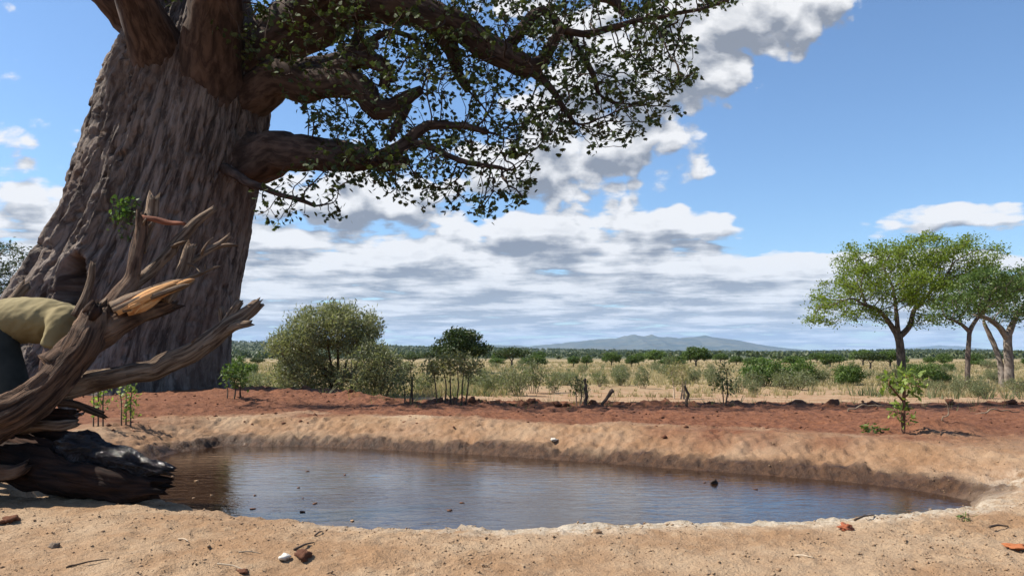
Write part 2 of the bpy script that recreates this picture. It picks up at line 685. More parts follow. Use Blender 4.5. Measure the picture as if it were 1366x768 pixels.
def axis(lo, hi, fine, grow, ends):
    a = list(np.arange(lo, hi + 1e-6, fine))
    st = fine
    while a[-1] < ends[1]:
        st *= grow
        a.append(a[-1] + st)
    b = []
    st = fine
    v = lo
    while v > ends[0]:
        st *= grow
        v -= st
        b.append(v)
    return np.array(b[::-1] + a)


def build_ground():
    xs = axis(-4.2, 4.2, 0.021, 1.058, (-23000, 23000))
    y1 = np.arange(2.3, 5.6, 0.020)
    y2 = np.arange(5.6, 10.5, 0.034)
    y3 = np.arange(10.5, 20, 0.09)
    y4 = [20.0]
    st = 0.1
    while y4[-1] < 23000:
        st *= 1.055
        y4.append(y4[-1] + st)
    yb = axis(2.28, 2.29, 0.03, 1.25, (-400, 2.29))[:-1]
    ys = np.concatenate([yb[yb < 2.29], y1, y2, y3, y4])
    X, Y = np.meshgrid(xs, ys)
    Z, M = ground(X, Y, True)
    V = np.stack([X, Y, Z], -1).reshape(-1, 3)
    nx, ny = len(xs), len(ys)
    i = (np.arange(ny - 1)[:, None] * nx + np.arange(nx - 1)[None]).ravel()
    me = mesh_from('ground', V, np.stack([i, i + 1, i + nx + 1, i + nx], 1), smooth=True)
    a = me.color_attributes.new('zone', 'FLOAT_COLOR', 'POINT')
    a.data.foreach_set('color', M.reshape(-1, 4).astype(np.float32).ravel())
    m, t, b, o = mat_new('savanna_soil')
    at_ = t.new('ShaderNodeAttribute', attribute_name='zone')
    wet, red, crust = t.sep(at_.outputs['Vector'])
    veg = at_.outputs['Alpha']
    g = t.new('ShaderNodeTexCoord').outputs['Object']
    n1 = t.noise(g, 1.3, 6, 0.6)
    n2 = t.noise(g, 14.0, 7, 0.65)
    n3 = t.noise(g, 90.0, 4, 0.7)
    sand = t.mix(t.step(n1, 0.36, 0.66), (0.270, 0.163, 0.088), (0.365, 0.262, 0.168))
    sand = t.mix(t.mul(t.step(n2, 0.52, 0.72), 0.5), sand, (0.39, 0.29, 0.19))
    redc = t.mix(t.step(n2, 0.3, 0.7), (0.105, 0.040, 0.021), (0.205, 0.088, 0.046))
    crs = t.mix(t.step(n2, 0.35, 0.65), (0.33, 0.26, 0.18), (0.52, 0.46, 0.37))
    wetc = t.mix(t.step(n2, 0.35, 0.65), (0.035, 0.017, 0.009), (0.085, 0.043, 0.022))
    n4 = t.noise(g, 0.08, 5, 0.6)
    n5 = t.noise(t.mapping(g, (0.05, 0.2, 0.1)), 1.0, 6, 0.65)
    grs = t.mix(t.step(n4, 0.38, 0.62), (0.27, 0.205, 0.11), (0.21, 0.165, 0.085))
    grs = t.mix(t.mul(t.step(n5, 0.55, 0.65), 0.55), grs, (0.28, 0.155, 0.085))
    Yc = t.sep(g)[1]
    wood = t.mix(t.noise(g, 0.02, 6, 0.7), (0.035, 0.050, 0.022), (0.075, 0.08, 0.04))
    grs = t.mix(t.step(t.add(Yc, t.mul(n4, 200)), 300, 620), grs, wood)
    c = t.mix(red, sand, redc)
    c = t.mix(t.mul(crust, t.step(n2, 0.25, 0.5)), c, crs)
    c = t.mix(wet, c, wetc)
    c = t.mix(veg, c, grs)
    c = t.mix(0.35, c, t.mix(t.step(n3, 0.3, 0.7), (0.6, 0.6, 0.6), (1.3, 1.3, 1.3)), 'MULTIPLY')
    t.l.new(c, b.inputs['Base Color'])
    t.put(b.inputs['Roughness'], t.rng(wet, 0, 1, 0.95, 0.42))
    b.inputs['Specular IOR Level'].default_value = 0.2
    h = t.add(t.mul(n2, 1.0), t.mul(n3, 0.35))
    t.l.new(t.bump(h, 0.9, 0.035), b.inputs['Normal'])
    return put('ground', me, m, kind='structure')


build_ground()


def gz(x, y):
    return float(ground(np.array([x]), np.array([y]))[0])


def onground(px, py, it=40):
    """where the sight line of a pixel first meets the ground"""
    r = ray(px, py)
    ts = np.concatenate([np.linspace(2.2, 30, 4000), np.linspace(30.1, 400, 3000)])
    X, Y, Z = r[0] * ts, r[1] * ts, CAM_Z + r[2] * ts
    G = ground(X, Y)
    k = np.argmax(Z <= G)
    return np.array([X[k], Y[k], G[k]])


# ------------------------------------------------------------------ water
def build_water():
    m, t, b, o = mat_new('muddy_water')
    g = t.new('ShaderNodeTexCoord').outputs['Object']
    b.inputs['Base Color'].default_value = (0.021, 0.0098, 0.0040, 1)
    b.inputs['Roughness'].default_value = 0.025
    b.inputs['IOR'].default_value = 1.50
    b.inputs['Specular IOR Level'].default_value = 0.5
    patch = t.step(t.noise(g, 0.7, 3, 0.5), 0.38, 0.62)
    v = t.mapping(g, (5.0, 11.0, 1.0))
    n = t.noise(v, 1.0, 4, 0.55, 0.8)
    v2 = t.mapping(g, (22.0, 40.0, 1.0))
    n2 = t.noise(v2, 1.0, 3, 0.55, 0.4)
    h = t.add(t.mul(n, 0.7), t.mul(t.mul(n2, patch), 0.42))
    t.l.new(t.bump(h, 0.30, 0.018), b.inputs['Normal'])
    x0, y0 = pond.min(0) - 0.25
    x1, y1 = pond.max(0) + 0.25
    V = np.array([[x0, y0, WATER_Z], [x1, y0, WATER_Z], [x1, y1, WATER_Z], [x0, y1, WATER_Z]])
    return put('pond_water', mesh_from('pond_water', V, [(0, 1, 2, 3)]), m, kind='structure')


build_water()


# ------------------------------------------------------------------ far mountains and haze
def build_mountains():
    m = mat_plain('mountain_forest', (0.045, 0.06, 0.05), (0.10, 0.10, 0.075), 0.004, 0.95)
    specs = [
        ('mountain_range', 12000., [(300, 474), (480, 470), (520, 466), (560, 462), (600, 461), (650, 459.5), (690, 460), (705, 461.5),
                                    (740, 458), (780, 454), (820, 450.5), (838, 446.5), (846, 445.6), (858, 448.4), (868, 446.2), (876, 448.6), (905, 450.4),
                                    (922, 448.8), (938, 448), (955, 450.4), (985, 454), (1010, 459), (1040, 463), (1080, 467),
                                    (1120, 470), (1170, 474)], 2600.),
        ('far_mountain_range', 17500., [(930, 474), (1040, 469), (1090, 466.5), (1120, 467), (1160, 468), (1200, 465), (1230, 462), (1250, 460.5), (1270, 461),
                                        (1290, 462.5), (1320, 466), (1366, 468), (1450, 464), (1540, 462), (1660, 468), (1800, 474)], 2800.),
    ]
    for name, D, prof, dep in specs:
        prof = np.array(prof, float)
        px = np.linspace(prof[0, 0], prof[-1, 0], 760)
        zz = (474 - np.interp(px, prof[:, 0], prof[:, 1])) / FPX * D
        zz = zz * (1 + 0.035 * fbm2(px, px * 0 + D, 1 / 22., 4, 0.6))
        X = (px - 683) / FPX * D
        v = np.linspace(-1, 1, 61)
        XX, VV = np.meshgrid(X, v)
        YY = D + VV * dep + 120 * fbm2(XX, VV * dep, 1 / 1800., 3)
        prof_v = np.clip(1 - np.abs(VV), 0, 1) ** 1.15
        spur = fbm2(XX, YY, 1 / 650., 5, 0.55)
        ZZ = zz[None] * prof_v * (1 + 0.75 * spur * (1 - prof_v) * np.sqrt(np.abs(VV) + .02)) + zz[None] * 0.02 * fbm2(XX, YY, 1 / 160., 3) - 1.2
        V = np.stack([XX, YY, ZZ], -1).reshape(-1, 3)
        nx = len(px)
        i = (np.arange(60)[:, None] * nx + np.arange(nx - 1)[None]).ravel()
        put(name, mesh_from(name, V, np.stack([i, i + 1, i + nx + 1, i + nx], 1), smooth=True), m, kind='structure')
    # air
    S = 26000.
    x0, x1, y0, y1, z0, z1 = -S, S, -S, S, -5.0, 640.
    V = [(x0, y0, z0), (x1, y0, z0), (x1, y1, z0), (x0, y1, z0), (x0, y0, z1), (x1, y0, z1), (x1, y1, z1), (x0, y1, z1)]
    Q = [(0, 3, 2, 1), (4, 5, 6, 7), (0, 1, 5, 4), (1, 2, 6, 5), (2, 3, 7, 6), (3, 0, 4, 7)]
    hm = bpy.data.materials.new('pale_air')
    hm.use_nodes = True
    t = NT(hm.node_tree)
    t.n.clear()
    o = t.new('ShaderNodeOutputMaterial')
    pv = t.new('ShaderNodeVolumePrincipled')
    pv.inputs['Color'].default_value = (0.42, 0.66, 1.0, 1)
    pv.inputs['Density'].default_value = 0.000035
    pv.inputs['Anisotropy'].default_value = 0.0
    t.l.new(pv.outputs[0], o.inputs['Volume'])
    put('haze', mesh_from('haze', V, Q), hm, kind='stuff', label='pale blue haze over the far plain and mountains')


build_mountains()

# ------------------------------------------------------------------ plants: branch growth towards points in the crown
def colonize(seeds, attr, step, dinf, dkill, iters=60, trop=(0, 0, 0), jitter=0.15, rs=None):
    """seeds: list of (points, radii, parent_index or -1). Space colonisation towards attr."""
    pos = []
    par = []
    given = []
    for pts, rad, pa in seeds:
        for k, p in enumerate(pts):
            par.append(pa if k == 0 else len(pos) - 1)
            pos.append(np.asarray(p, float))
            given.append(rad[k])
    rs = rs or np.random.RandomState(1)
    pos = np.array(pos)
    attr = np.asarray(attr, float)
    alive = np.ones(len(attr), bool)
    nd = np.full(len(attr), 1e9)
    ni = np.zeros(len(attr), int)

    def upd(i0):
        P = pos[i0:]
        for c in range(0, len(P), 400):
            Q = P[c:c + 400]
            d = np.linalg.norm(attr[:, None] - Q[None], axis=2)
            j = d.argmin(1)
            dm = d[np.arange(len(attr)), j]
            b = dm < nd
            nd[b] = dm[b]
            ni[b] = j[b] + i0 + c
    upd(0)
    trop = np.array(trop, float)
    for it in range(iters):
        alive &= nd > dkill
        use = alive & (nd < dinf)
        if not use.any():
            break
        idx = ni[use]
        dv = attr[use] - pos[idx]
        dv /= np.linalg.norm(dv, axis=1)[:, None] + 1e-9
        uq, inv = np.unique(idx, return_inverse=True)
        acc = np.zeros((len(uq), 3))
        np.add.at(acc, inv, dv)
        acc /= np.linalg.norm(acc, axis=1)[:, None] + 1e-9
        acc += trop + rs.normal(0, jitter, acc.shape)
        acc /= np.linalg.norm(acc, axis=1)[:, None] + 1e-9
        newp = pos[uq] + acc * step
        i0 = len(pos)
        pos = np.concatenate([pos, newp])
        par += list(uq)
        given += [0.0] * len(uq)
        upd(i0)
    return pos, np.array(par), np.array(given)


def radii(par, given, r0, p=2.2):
    n = len(par)
    acc = np.zeros(n)
    kids = np.zeros(n, int)
    for i in range(n):
        if par[i] >= 0:
            kids[par[i]] += 1
    r = np.zeros(n)
    for i in range(n - 1, -1, -1):
        r[i] = r0 if kids[i] == 0 else acc[i] ** (1 / p)
        if given[i] > 0:
            r[i] = max(given[i], min(r[i], given[i]))
        if par[i] >= 0:
            acc[par[i]] += r[i] ** p
    return r, kids


def wood_mesh(name, pos, par, r, rough=0.12, nmax=12, minr=0.0, off=None, wob=0.0):
    n = len(par)
    ch = [[] for _ in range(n)]
    roots = []
    for i in range(n):
        if par[i] >= 0:
            ch[par[i]].append(i)
        else:
            roots.append(i)
    mb = MB()
    stack = [(i, -1) for i in roots]
    while stack:
        i, pa = stack.pop()
        P = []
        R = []
        if pa >= 0:
            P.append(pos[pa])
            R.append(min(r[pa], r[i] * 1.15))
        k = i
        while True:
            P.append(pos[k])
            R.append(r[k])
            if not ch[k]:
                break
            b = max(ch[k], key=lambda q: r[q])
            for q in ch[k]:
                if q != b:
                    stack.append((q, k))
            k = b
        if len(P) < 2:
            continue
        P = np.array(P)
        R = np.array(R)
        if R.max() < minr:
            continue
        mr = R.max()
        ns = nmax if mr > 0.12 else (7 if mr > 0.05 else (5 if mr > 0.02 else 3))
        if mr > 0.05:
            P, R = resample(P, R, max(mr * 0.7, 0.06))
        elif len(P) > 3:
            P[1:-1] = (P[:-2] + 2 * P[1:-1] + P[2:]) / 4
        tube(mb, P, R, ns, cap=mr > 0.03, rough=rough if mr > 0.04 else 0, seed=(i * 0.37) % 50)
    me = mb.mesh(name)
    return me


def leaflets(P, D, S, L, W):
    """rhombic leaf blades: base P, direction D, side S; returns verts and quads"""
    n = len(P)
    L = np.broadcast_to(L, n)[:, None]
    W = np.broadcast_to(W, n)[:, None]
    mid = P + D * L * 0.55
    nrm = np.cross(D, S)
    V = np.stack([P, mid + S * W * .5 + nrm * W * .12, P + D * L, mid - S * W * .5 + nrm * W * .12], 1).reshape(-1, 3)
    Q = np.arange(n * 4).reshape(-1, 4)
    return V, Q


def unit(v):
    return v / (np.linalg.norm(v, axis=-1, keepdims=True) + 1e-9)


def rand_dirs(rs, n, flat=1.0, up=0.0):
    v = rs.normal(size=(n, 3))
    v[:, 2] = v[:, 2] * flat + up
    return unit(v)


def leaf_cloud(rs, centres, per, spread, L, W, flat=1.0, up=0.0, sflat=1.0):
    n = len(centres) * per
    C = np.repeat(centres, per, 0) + rs.normal(size=(n, 3)) * np.array([spread, spread, spread * sflat])
    D = rand_dirs(rs, n, flat, up)
    S = unit(np.cross(D, rand_dirs(rs, n)))
    l = L * rs.uniform(0.6, 1.4, n)
    return leaflets(C, D, S, l, W * l / L)


def in_ellipsoids(rs, ells, n, shell=0.0):
    vol = np.array([e[3] * e[4] * e[5] for e in ells]) ** 0.8
    pk = rs.choice(len(ells), n, p=vol / vol.sum())
    u = rand_dirs(rs, n) * (rs.uniform(shell, 1, n) ** (1 / 2.4))[:, None]
    E = np.array(ells)[pk]
    return E[:, :3] + u * E[:, 3:6]


M_BAOBAB = None


# --- baobab -----------------------------------------------------------------
def build_baobab():
    rs = np.random.RandomState(11)
    YB = 17.0
    root = thing('baobab_tree', 'huge old baobab with folded grey trunk, hollow knot and leafy limbs over the water hole', 'tree',
                 (at(140, 530, YB)[0], YB, gz(at(140, 530, YB)[0], YB)))
    ro = np.array(root.location)
    # trunk outline in the photo: row, left column, right column
    prof = np.array([(548, -55, 312), (535, -38, 303), (520, -25, 296), (500, -12, 293), (450, 16, 297), (400, 40, 308), (350, 70, 318), (300, 96, 326),
                     (258, 116, 333), (200, 136, 345), (150, 152, 352), (100, 168, 354), (60, 186, 348), (20, 208, 335), (-40, 240, 318), (-90, 262, 325)], float)[::-1]
    rows = np.linspace(548, -90, 300)
    xl = np.interp(rows, prof[:, 0], prof[:, 1])
    xr = np.interp(rows, prof[:, 0], prof[:, 2])
    k = np.ones(9) / 9
    xl = np.convolve(np.pad(xl, 4, 'edge'), k, 'valid')
    xr = np.convolve(np.pad(xr, 4, 'edge'), k, 'valid')
    nt = 360
    th = np.linspace(0, 2 * np.pi, nt + 1)
    c, s = np.cos(th), np.sin(th)
    H = np.array([at(0, r, YB)[2] for r in rows])
    XL = np.array([at(x, r, YB)[0] for x, r in zip(xl, rows)])
    XR = np.array([at(x, r, YB)[0] for x, r in zip(xr, rows)])
    CX, RX = (XL + XR) / 2, (XR - XL) / 2
    base = 1 + 0.05 * np.cos(3 * th + 0.8) + 0.035 * np.cos(5 * th - 0.4) + 0.02 * np.cos(8 * th + 2)
    lobe = fbm3(c[None] * 1.6, s[None] * 1.6, H[:, None] * 0.16, 2)
    fold = 1 - np.abs(fbm3(c[None] * 3.4 + 2, s[None] * 3.4, H[:, None] * 0.30 + 0.5 * c[None], 3, 0.55)) * 2
    fine = 0.45 - 1.6 * np.abs(fbm3(c[None] * 12, s[None] * 12, H[:, None] * 0.9, 4, 0.62))
    pits = np.maximum(0, fbm3(c[None] * 19 + 9, s[None] * 19, H[:, None] * 3.2, 3) - 0.24)
    tex = 0.45 + 0.55 * sstep(-c, -0.15, 0.45)[None]           # the left flank is the rougher one
    R = RX[:, None] * (base[None] * (1 + 0.05 * lobe)) + (0.13 * fold + 0.085 * fine) * tex - 0.40 * pits * tex
    flare = np.exp(-(H - H[0]) / 0.5)[:, None]
    R = R + flare * (0.12 + 0.10 * np.cos(7 * th + 1))[None]
    X = CX[:, None] + R * c[None]
    Yv = YB + R * s[None] * 0.92
    Z = np.repeat(H[:, None], nt + 1, 1)
    # the hollow: an upright oval pressed into the face that looks at the water
    hc = at(103, 380, YB - 1.7)
    front = s[None] < 0
    q = ((X - hc[0]) / 0.26) ** 2 + ((Z - hc[2]) / 0.56) ** 2
    dent = sstep(q, 1.1, 0.75) * front
    rim = np.exp(-((q - 1.5) / 0.5) ** 2) * front
    X = X - 0.95 * dent * c[None] + 0.07 * rim * c[None]
    Yv = Yv - 0.95 * dent * s[None] * .92 + 0.07 * rim * s[None]
    V = np.stack([X, Yv, Z], -1).reshape(-1, 3) - ro
    U = np.stack([np.broadcast_to(th[None] * 2.0, X.shape).ravel(), Z.ravel()], 1)
    i = (np.arange(len(rows) - 1)[:, None] * (nt + 1) + np.arange(nt)[None]).ravel()
    Q = np.stack([i, i + 1, i + nt + 2, i + nt + 1], 1)
    top = len(V)
    V = np.concatenate([V, [np.array([CX[-1], YB, H[-1]]) - ro]])
    U = np.concatenate([U, U[-1:]])
    j = (len(rows) - 1) * (nt + 1) + np.arange(nt)
    T = np.stack([j, j + 1, np.full(nt, top)], 1)
    bark, t, b, o = mat_new('baobab_bark')
    uv = t.new('ShaderNodeUVMap').outputs[0]
    n1 = t.noise(t.mapping(uv, (8, 1.3, 1)), 1.0, 8, 0.68, 0.6)
    n2 = t.noise(t.mapping(uv, (0.7, 0.35, 1)), 1.0, 5, 0.6, 0.5)
    n3 = t.noise(t.mapping(uv, (18, 7, 1)), 1.0, 5, 0.65, 0.3)
    cc = t.mix(t.step(n1, 0.36, 0.64), (0.040, 0.030, 0.026), (0.215, 0.176, 0.150))
    cc = t.mix(t.mul(t.step(n2, 0.52, 0.66), 0.6), cc, (0.095, 0.058, 0.042))
    cc = t.mix(t.mul(t.step(n3, 0.55, 0.75), 0.45), cc, (0.29, 0.25, 0.22))
    t.l.new(cc, b.inputs['Base Color'])
    b.inputs['Roughness'].default_value = 0.85
    t.l.new(t.bump(t.add(n1, t.mul(n3, 0.5)), 1.0, 0.09), b.inputs['Normal'])
    put('trunk', mesh_from('trunk', V, Q, T, U, True), bark, root)
    # limbs traced: column, row, depth, radius(px)
    limbs = [
        [(310, 110, 17, 40), (380, 55, 16.6, 34), (440, 22, 16.3, 27), (500, 6, 16.2, 24), (560, 12, 16, 22), (620, 38, 16, 20), (670, 72, 15.9, 18), (706, 92, 15.9, 15), (724, 82, 15.9, 10), (734, 60, 15.8, 8), (748, 35, 15.7, 6)],
        [(560, 10, 16, 17), (595, 50, 16.4, 13), (610, 85, 16.5, 8), (625, 120, 16.5, 5)],
        [(300, 140, 17, 36), (370, 110, 16.4, 27), (430, 104, 16, 22), (462, 110, 15.9, 19), (492, 132, 15.8, 17), (518, 146, 15.8, 13), (543, 134, 15.8, 11), (560, 120, 15.8, 6)],
        [(440, 96, 16, 16), (470, 78, 15.8, 13), (496, 72, 15.7, 11), (514, 82, 15.7, 10), (516, 100, 15.7, 9), (508, 118, 15.7, 7)],
        [(542, 140, 15.8, 8), (532, 166, 15.7, 7), (518, 186, 15.6, 6)],
        [(456, 88, 16, 10), (472, 60, 16.2, 8), (482, 35, 16.4, 7), (486, 10, 16.5, 6)],
        [(462, 76, 16, 7), (500, 52, 16, 5), (526, 40, 16, 4), (560, 52, 16, 3)],
        [(310, 215, 17, 40), (370, 208, 16.2, 29), (420, 206, 15.7, 23), (460, 208, 15.5, 20), (496, 218, 15.4, 16), (528, 217, 15.4, 10), (545, 216, 15.4, 6)],
        [(505, 212, 15.4, 12), (534, 200, 15.4, 11), (552, 180, 15.4, 8), (580, 165, 15.4, 6), (615, 166, 15.4, 5), (650, 178, 15.3, 4)],
        [(545, 190, 15.4, 6), (575, 196, 15.2, 5), (600, 212, 15.1, 4), (630, 222, 15.0, 3.5), (670, 226, 15.0, 3)],
        [(280, 110, 17, 36), (290, 20, 17.2, 30), (320, -80, 17.4, 24), (370, -200, 17.5, 17), (430, -300, 17.5, 9)],
        [(235, 110, 17, 36), (190, 20, 17.3, 30), (120, -70, 17.6, 22), (40, -150, 17.8, 13)],
        [(225, 110, 17, 30), (165, 20, 16.6, 24), (100, -60, 16.2, 18), (20, -110, 16, 12), (-70, -140, 16, 7)],
        [(500, 6, 16.2, 18), (580, -40, 16.6, 15), (680, -50, 17, 12), (780, -20, 17.2, 9), (840, 20, 17.2, 6)],
        [(320, -60, 17.4, 18), (440, -130, 17.8, 15), (580, -180, 18.2, 11), (720, -190, 18.4, 7)],
        [(300, 160, 17, 26), (330, 130, 18, 20), (400, 90, 19.0, 14), (500, 60, 19.6, 9)],
        [(680, 60, 16, 9), (705, 30, 16.2, 8), (720, 12, 16.3, 7), (740, 30, 16.3, 5), (770, 60, 16.2, 4), (790, 95, 16.2, 4), (796, 125, 16.2, 3)],
        [(748, 40, 15.8, 6), (790, 48, 15.8, 5), (830, 32, 15.8, 4), (880, 22, 15.8, 3), (930, 15, 15.8, 2.5), (985, -4, 15.8, 2)],
        [(706, 92, 15.9, 7), (740, 120, 15.9, 5), (752, 150, 15.8, 3.5), (765, 165, 15.8, 3)],
        [(300, 225, 16.0, 8), (345, 250, 15.0, 5), (380, 262, 14.8, 3.5), (420, 275, 14.8, 2.5)],
    ]
    seeds = []
    allp = []
    cnt = 0
    big = MB()
    for li, L in enumerate(limbs):
        P = np.array([at(a, b_, y) for a, b_, y, _ in L]) - ro
        R = np.array([r_ * y / FPX for _, _, y, r_ in L])
        P, R = resample(P, R, 0.22)
        # natural crookedness
        kk = np.arange(len(P)) * 0.35 + li * 9
        wig = np.stack([perlin2(kk, kk * 0 + 1.5), perlin2(kk, kk * 0 + 7.5), perlin2(kk, kk * 0 + 4.5)], 1)
        fade = np.minimum(1, np.arange(len(P)) / 4.0)[:, None]
        P = P + wig * fade * np.minimum(0.16, R[:, None] * 0.8 + .02)
        tube(big, P, R, 14 if R.max() > .15 else 8, True, 0.13, li * 3.3, 2.2, 1.6)
        pa = -1
        if li > 0:
            d = np.linalg.norm(np.array(allp) - P[0], axis=1)
            pa = -1
        seeds.append((P, R, pa))
        allp += list(P)
    # unseen limbs added to the crown above the view, to shade the crest
    for li, L in enumerate(([(-6.5, 17.2, 4.6, .95), (-6.3, 16.3, 6.4, .72), (-5.5, 14.6, 8.1, .40), (-3.6, 13.2, 8.6, .25), (-1.2, 12.7, 8.7, .15), (1.0, 12.6, 8.8, .07)],
                            [(-7.1, 17.2, 4.8, .85), (-7.2, 16.3, 6.7, .60), (-7.3, 14.6, 8.1, .34), (-8.4, 13.2, 8.8, .2), (-10.0, 12.8, 9.0, .09)],
                            [(-6.2, 17.3, 5.8, .75), (-5.4, 16.7, 7.5, .5), (-2.5, 15.4, 9.0, .26), (0.5, 13.6, 9.4, .17), (2.2, 12.8, 9.5, .08)])):
        L = np.array(L)
        P, R = resample(L[:, :3] - ro, L[:, 3], 0.25)
        tube(big, P, R, 12, True, .13, 90 + li * 5, 2.2, 1.6)
        seeds.append((P, R, -1))
    # attraction points: photo outline of the crown, with real depth
    poly = np.array([(330, 258), (340, 285), (375, 300), (410, 285), (458, 292), (462, 245), (505, 242), (530, 268), (580, 282), (640, 288), (668, 284), (692, 264), (716, 244),
                     (705, 215), (735, 200), (770, 182), (792, 202), (845, 186), (880, 166), (915, 142), (905, 120), (938, 96), (900, 80), (920, 60), (938, 62), (905, 30), (985, 2), (985, -60),
                     (900, -200), (700, -300), (300, -380), (-100, -300), (-200, 20), (-60, 110), (60, 130), (140, 60), (250, 20), (380, 120), (420, 180), (380, 225)], float)

    def inpoly(x, y):
        c_ = np.zeros(len(x), bool)
        for a in range(len(poly)):
            p, q_ = poly[a], poly[(a + 1) % len(poly)]
            cnd = ((p[1] > y) != (q_[1] > y)) & (x < (q_[0] - p[0]) * (y - p[1]) / (q_[1] - p[1] + 1e-9) + p[0])
            c_ ^= cnd
        return c_
    x = rs.uniform(-200, 1000, 76000)
    y = rs.uniform(-380, 310, 76000)
    keep = inpoly(x, y)
    dens = np.ones(len(x))
    dens[y < -10] = 0.16
    dens[(x < 440) & (y >= -10)] = 0.40
    dens[(x < 230)] = 0.0
    nn = perlin2(x / 60., y / 60.) + 0.5 * perlin2(x / 25., y / 25.)
    dens *= np.clip(0.62 + 0.75 * nn, 0.12, 1)
    keep &= rs.uniform(0, 1, len(x)) < dens * 0.62
    x, y = x[keep], y[keep]
    Yd = 15.9 + rs.normal(0, 0.75, len(x)) + 0.9 * sstep(-y, 0, 200)
    lowp = (y > 190)
    Yd[lowp] = 15.2 + rs.normal(0, 0.55, lowp.sum())
    Yd[(x < 470) & (y > 235)] = 14.8 + rs.normal(0, .25, ((x < 470) & (y > 235)).sum())
    attr = np.array([at(a, b_, c_) for a, b_, c_ in zip(x, y, Yd)]) - ro
    over = np.stack([rs.uniform(-11, 2.6, 1500), rs.normal(12.75, .38, 1500), rs.normal(8.8, .55, 1500)], 1) - ro  # unseen foliage, shaped as a narrow band so its shade falls along the crest
    attr = np.concatenate([attr, over])
    pos, par, given = colonize(seeds, attr, 0.13, 1.7, 0.125, 80, (0, 0, -0.06), 0.25, rs)
    # parts that were never reached are skipped; twigs only (limbs are in "big")
    r, kids = radii(par, given, 0.0066, 2.5)
    nseed = sum(len(s_[0]) for s_ in seeds)
    r[nseed:] = np.minimum(r[nseed:], 0.05)
    tw = MB()
    ch = [[] for _ in range(len(par))]
    for i_ in range(nseed, len(par)):
        ch[par[i_]].append(i_)
    stack = [(i_, par[i_]) for i_ in range(nseed, len(par)) if par[i_] < nseed]
    while stack:
        i_, pa = stack.pop()
        P = [pos[pa]]
        R = [min(r[pa], r[i_] * 1.2)]
        kx = i_
        while True:
            P.append(pos[kx])
            R.append(r[kx])
            if not ch[kx]:
                break
            bb = max(ch[kx], key=lambda q_: r[q_])
            for q_ in ch[kx]:
                if q_ != bb:
                    stack.append((q_, kx))
            kx = bb
        P = np.array(P)
        if len(P) > 3:
            P[1:-1] = (P[:-2] + 2 * P[1:-1] + P[2:]) / 4
        tube(tw, P, np.array(R), 5 if R[0] > .025 else 4, cap=False)
    limb_m = mat_bark('baobab_limb_bark', (0.028, 0.018, 0.014), (0.090, 0.062, 0.048), (3, 0.8), 0.7, 0.03)
    lo = put('limb', big.mesh('limb'), limb_m, root)
    put('twig', tw.mesh('twig'), limb_m, lo)
    # palmate leaves hanging from the twig ends
    thin = np.where((np.arange(len(par)) >= nseed) & (r < 0.0105))[0]
    pick = thin[rs.uniform(0, 1, len(thin)) < np.where(kids[thin] == 0, 1.0, 0.30)]
    reps = np.where(kids[pick] == 0, 4, 1)
    C = np.repeat(pos[pick], reps, 0)
    C = C + rs.normal(0, 0.06, C.shape)
    n = len(C)
    ax = unit(rs.normal(size=(n, 3)) * [1, 1, .5] + [0, 0, -0.55])       # leaf axis, drooping
    side = unit(np.cross(ax, unit(rs.normal(size=(n, 3)) * [.7, .7, .4] + [0, 0, 1.0])))
    size = rs.uniform(0.065, 0.115, n)
    Vs = []
    for a_ in (-1.15, -0.55, 0.0, 0.55, 1.15):
        D = unit(ax * math.cos(a_) + side * math.sin(a_) + [0, 0, -0.18])
        S = unit(np.cross(np.cross(ax, side), D))
        V_, _ = leaflets(C + ax * 0.02, D, S, size * (1.0 - 0.22 * abs(a_)), size * 0.44)
        Vs.append(V_.reshape(n, 4, 3))
    V = np.stack(Vs, 1).reshape(-1, 3)
    lm = mat_leaf('baobab_leaf', (0.030, 0.050, 0.017), (0.072, 0.100, 0.032), 0.26, 0.7)
    cr = put('crown', mesh_from('crown', V, np.arange(len(V)).reshape(-1, 4)), lm, root)
    cr['kind'] = 'stuff'
    # sprig growing out of the trunk
    c0 = at(172, 288, YB - 1.62) - ro
    cen = c0 + rs.normal(0, 0.16, (60, 3)) * [1, .5, 1.2]
    Vv, Qq = leaf_cloud(rs, cen, 5, 0.05, 0.10, 0.05)
    sp = put('sprig_foliage', mesh_from('sprig', Vv, Qq), mat_leaf('sprig_leaf', (0.05, 0.10, 0.02), (0.10, 0.17, 0.04), 0.3), root,
             label='small green sprig sprouting from the trunk', kind='stuff')


build_baobab()


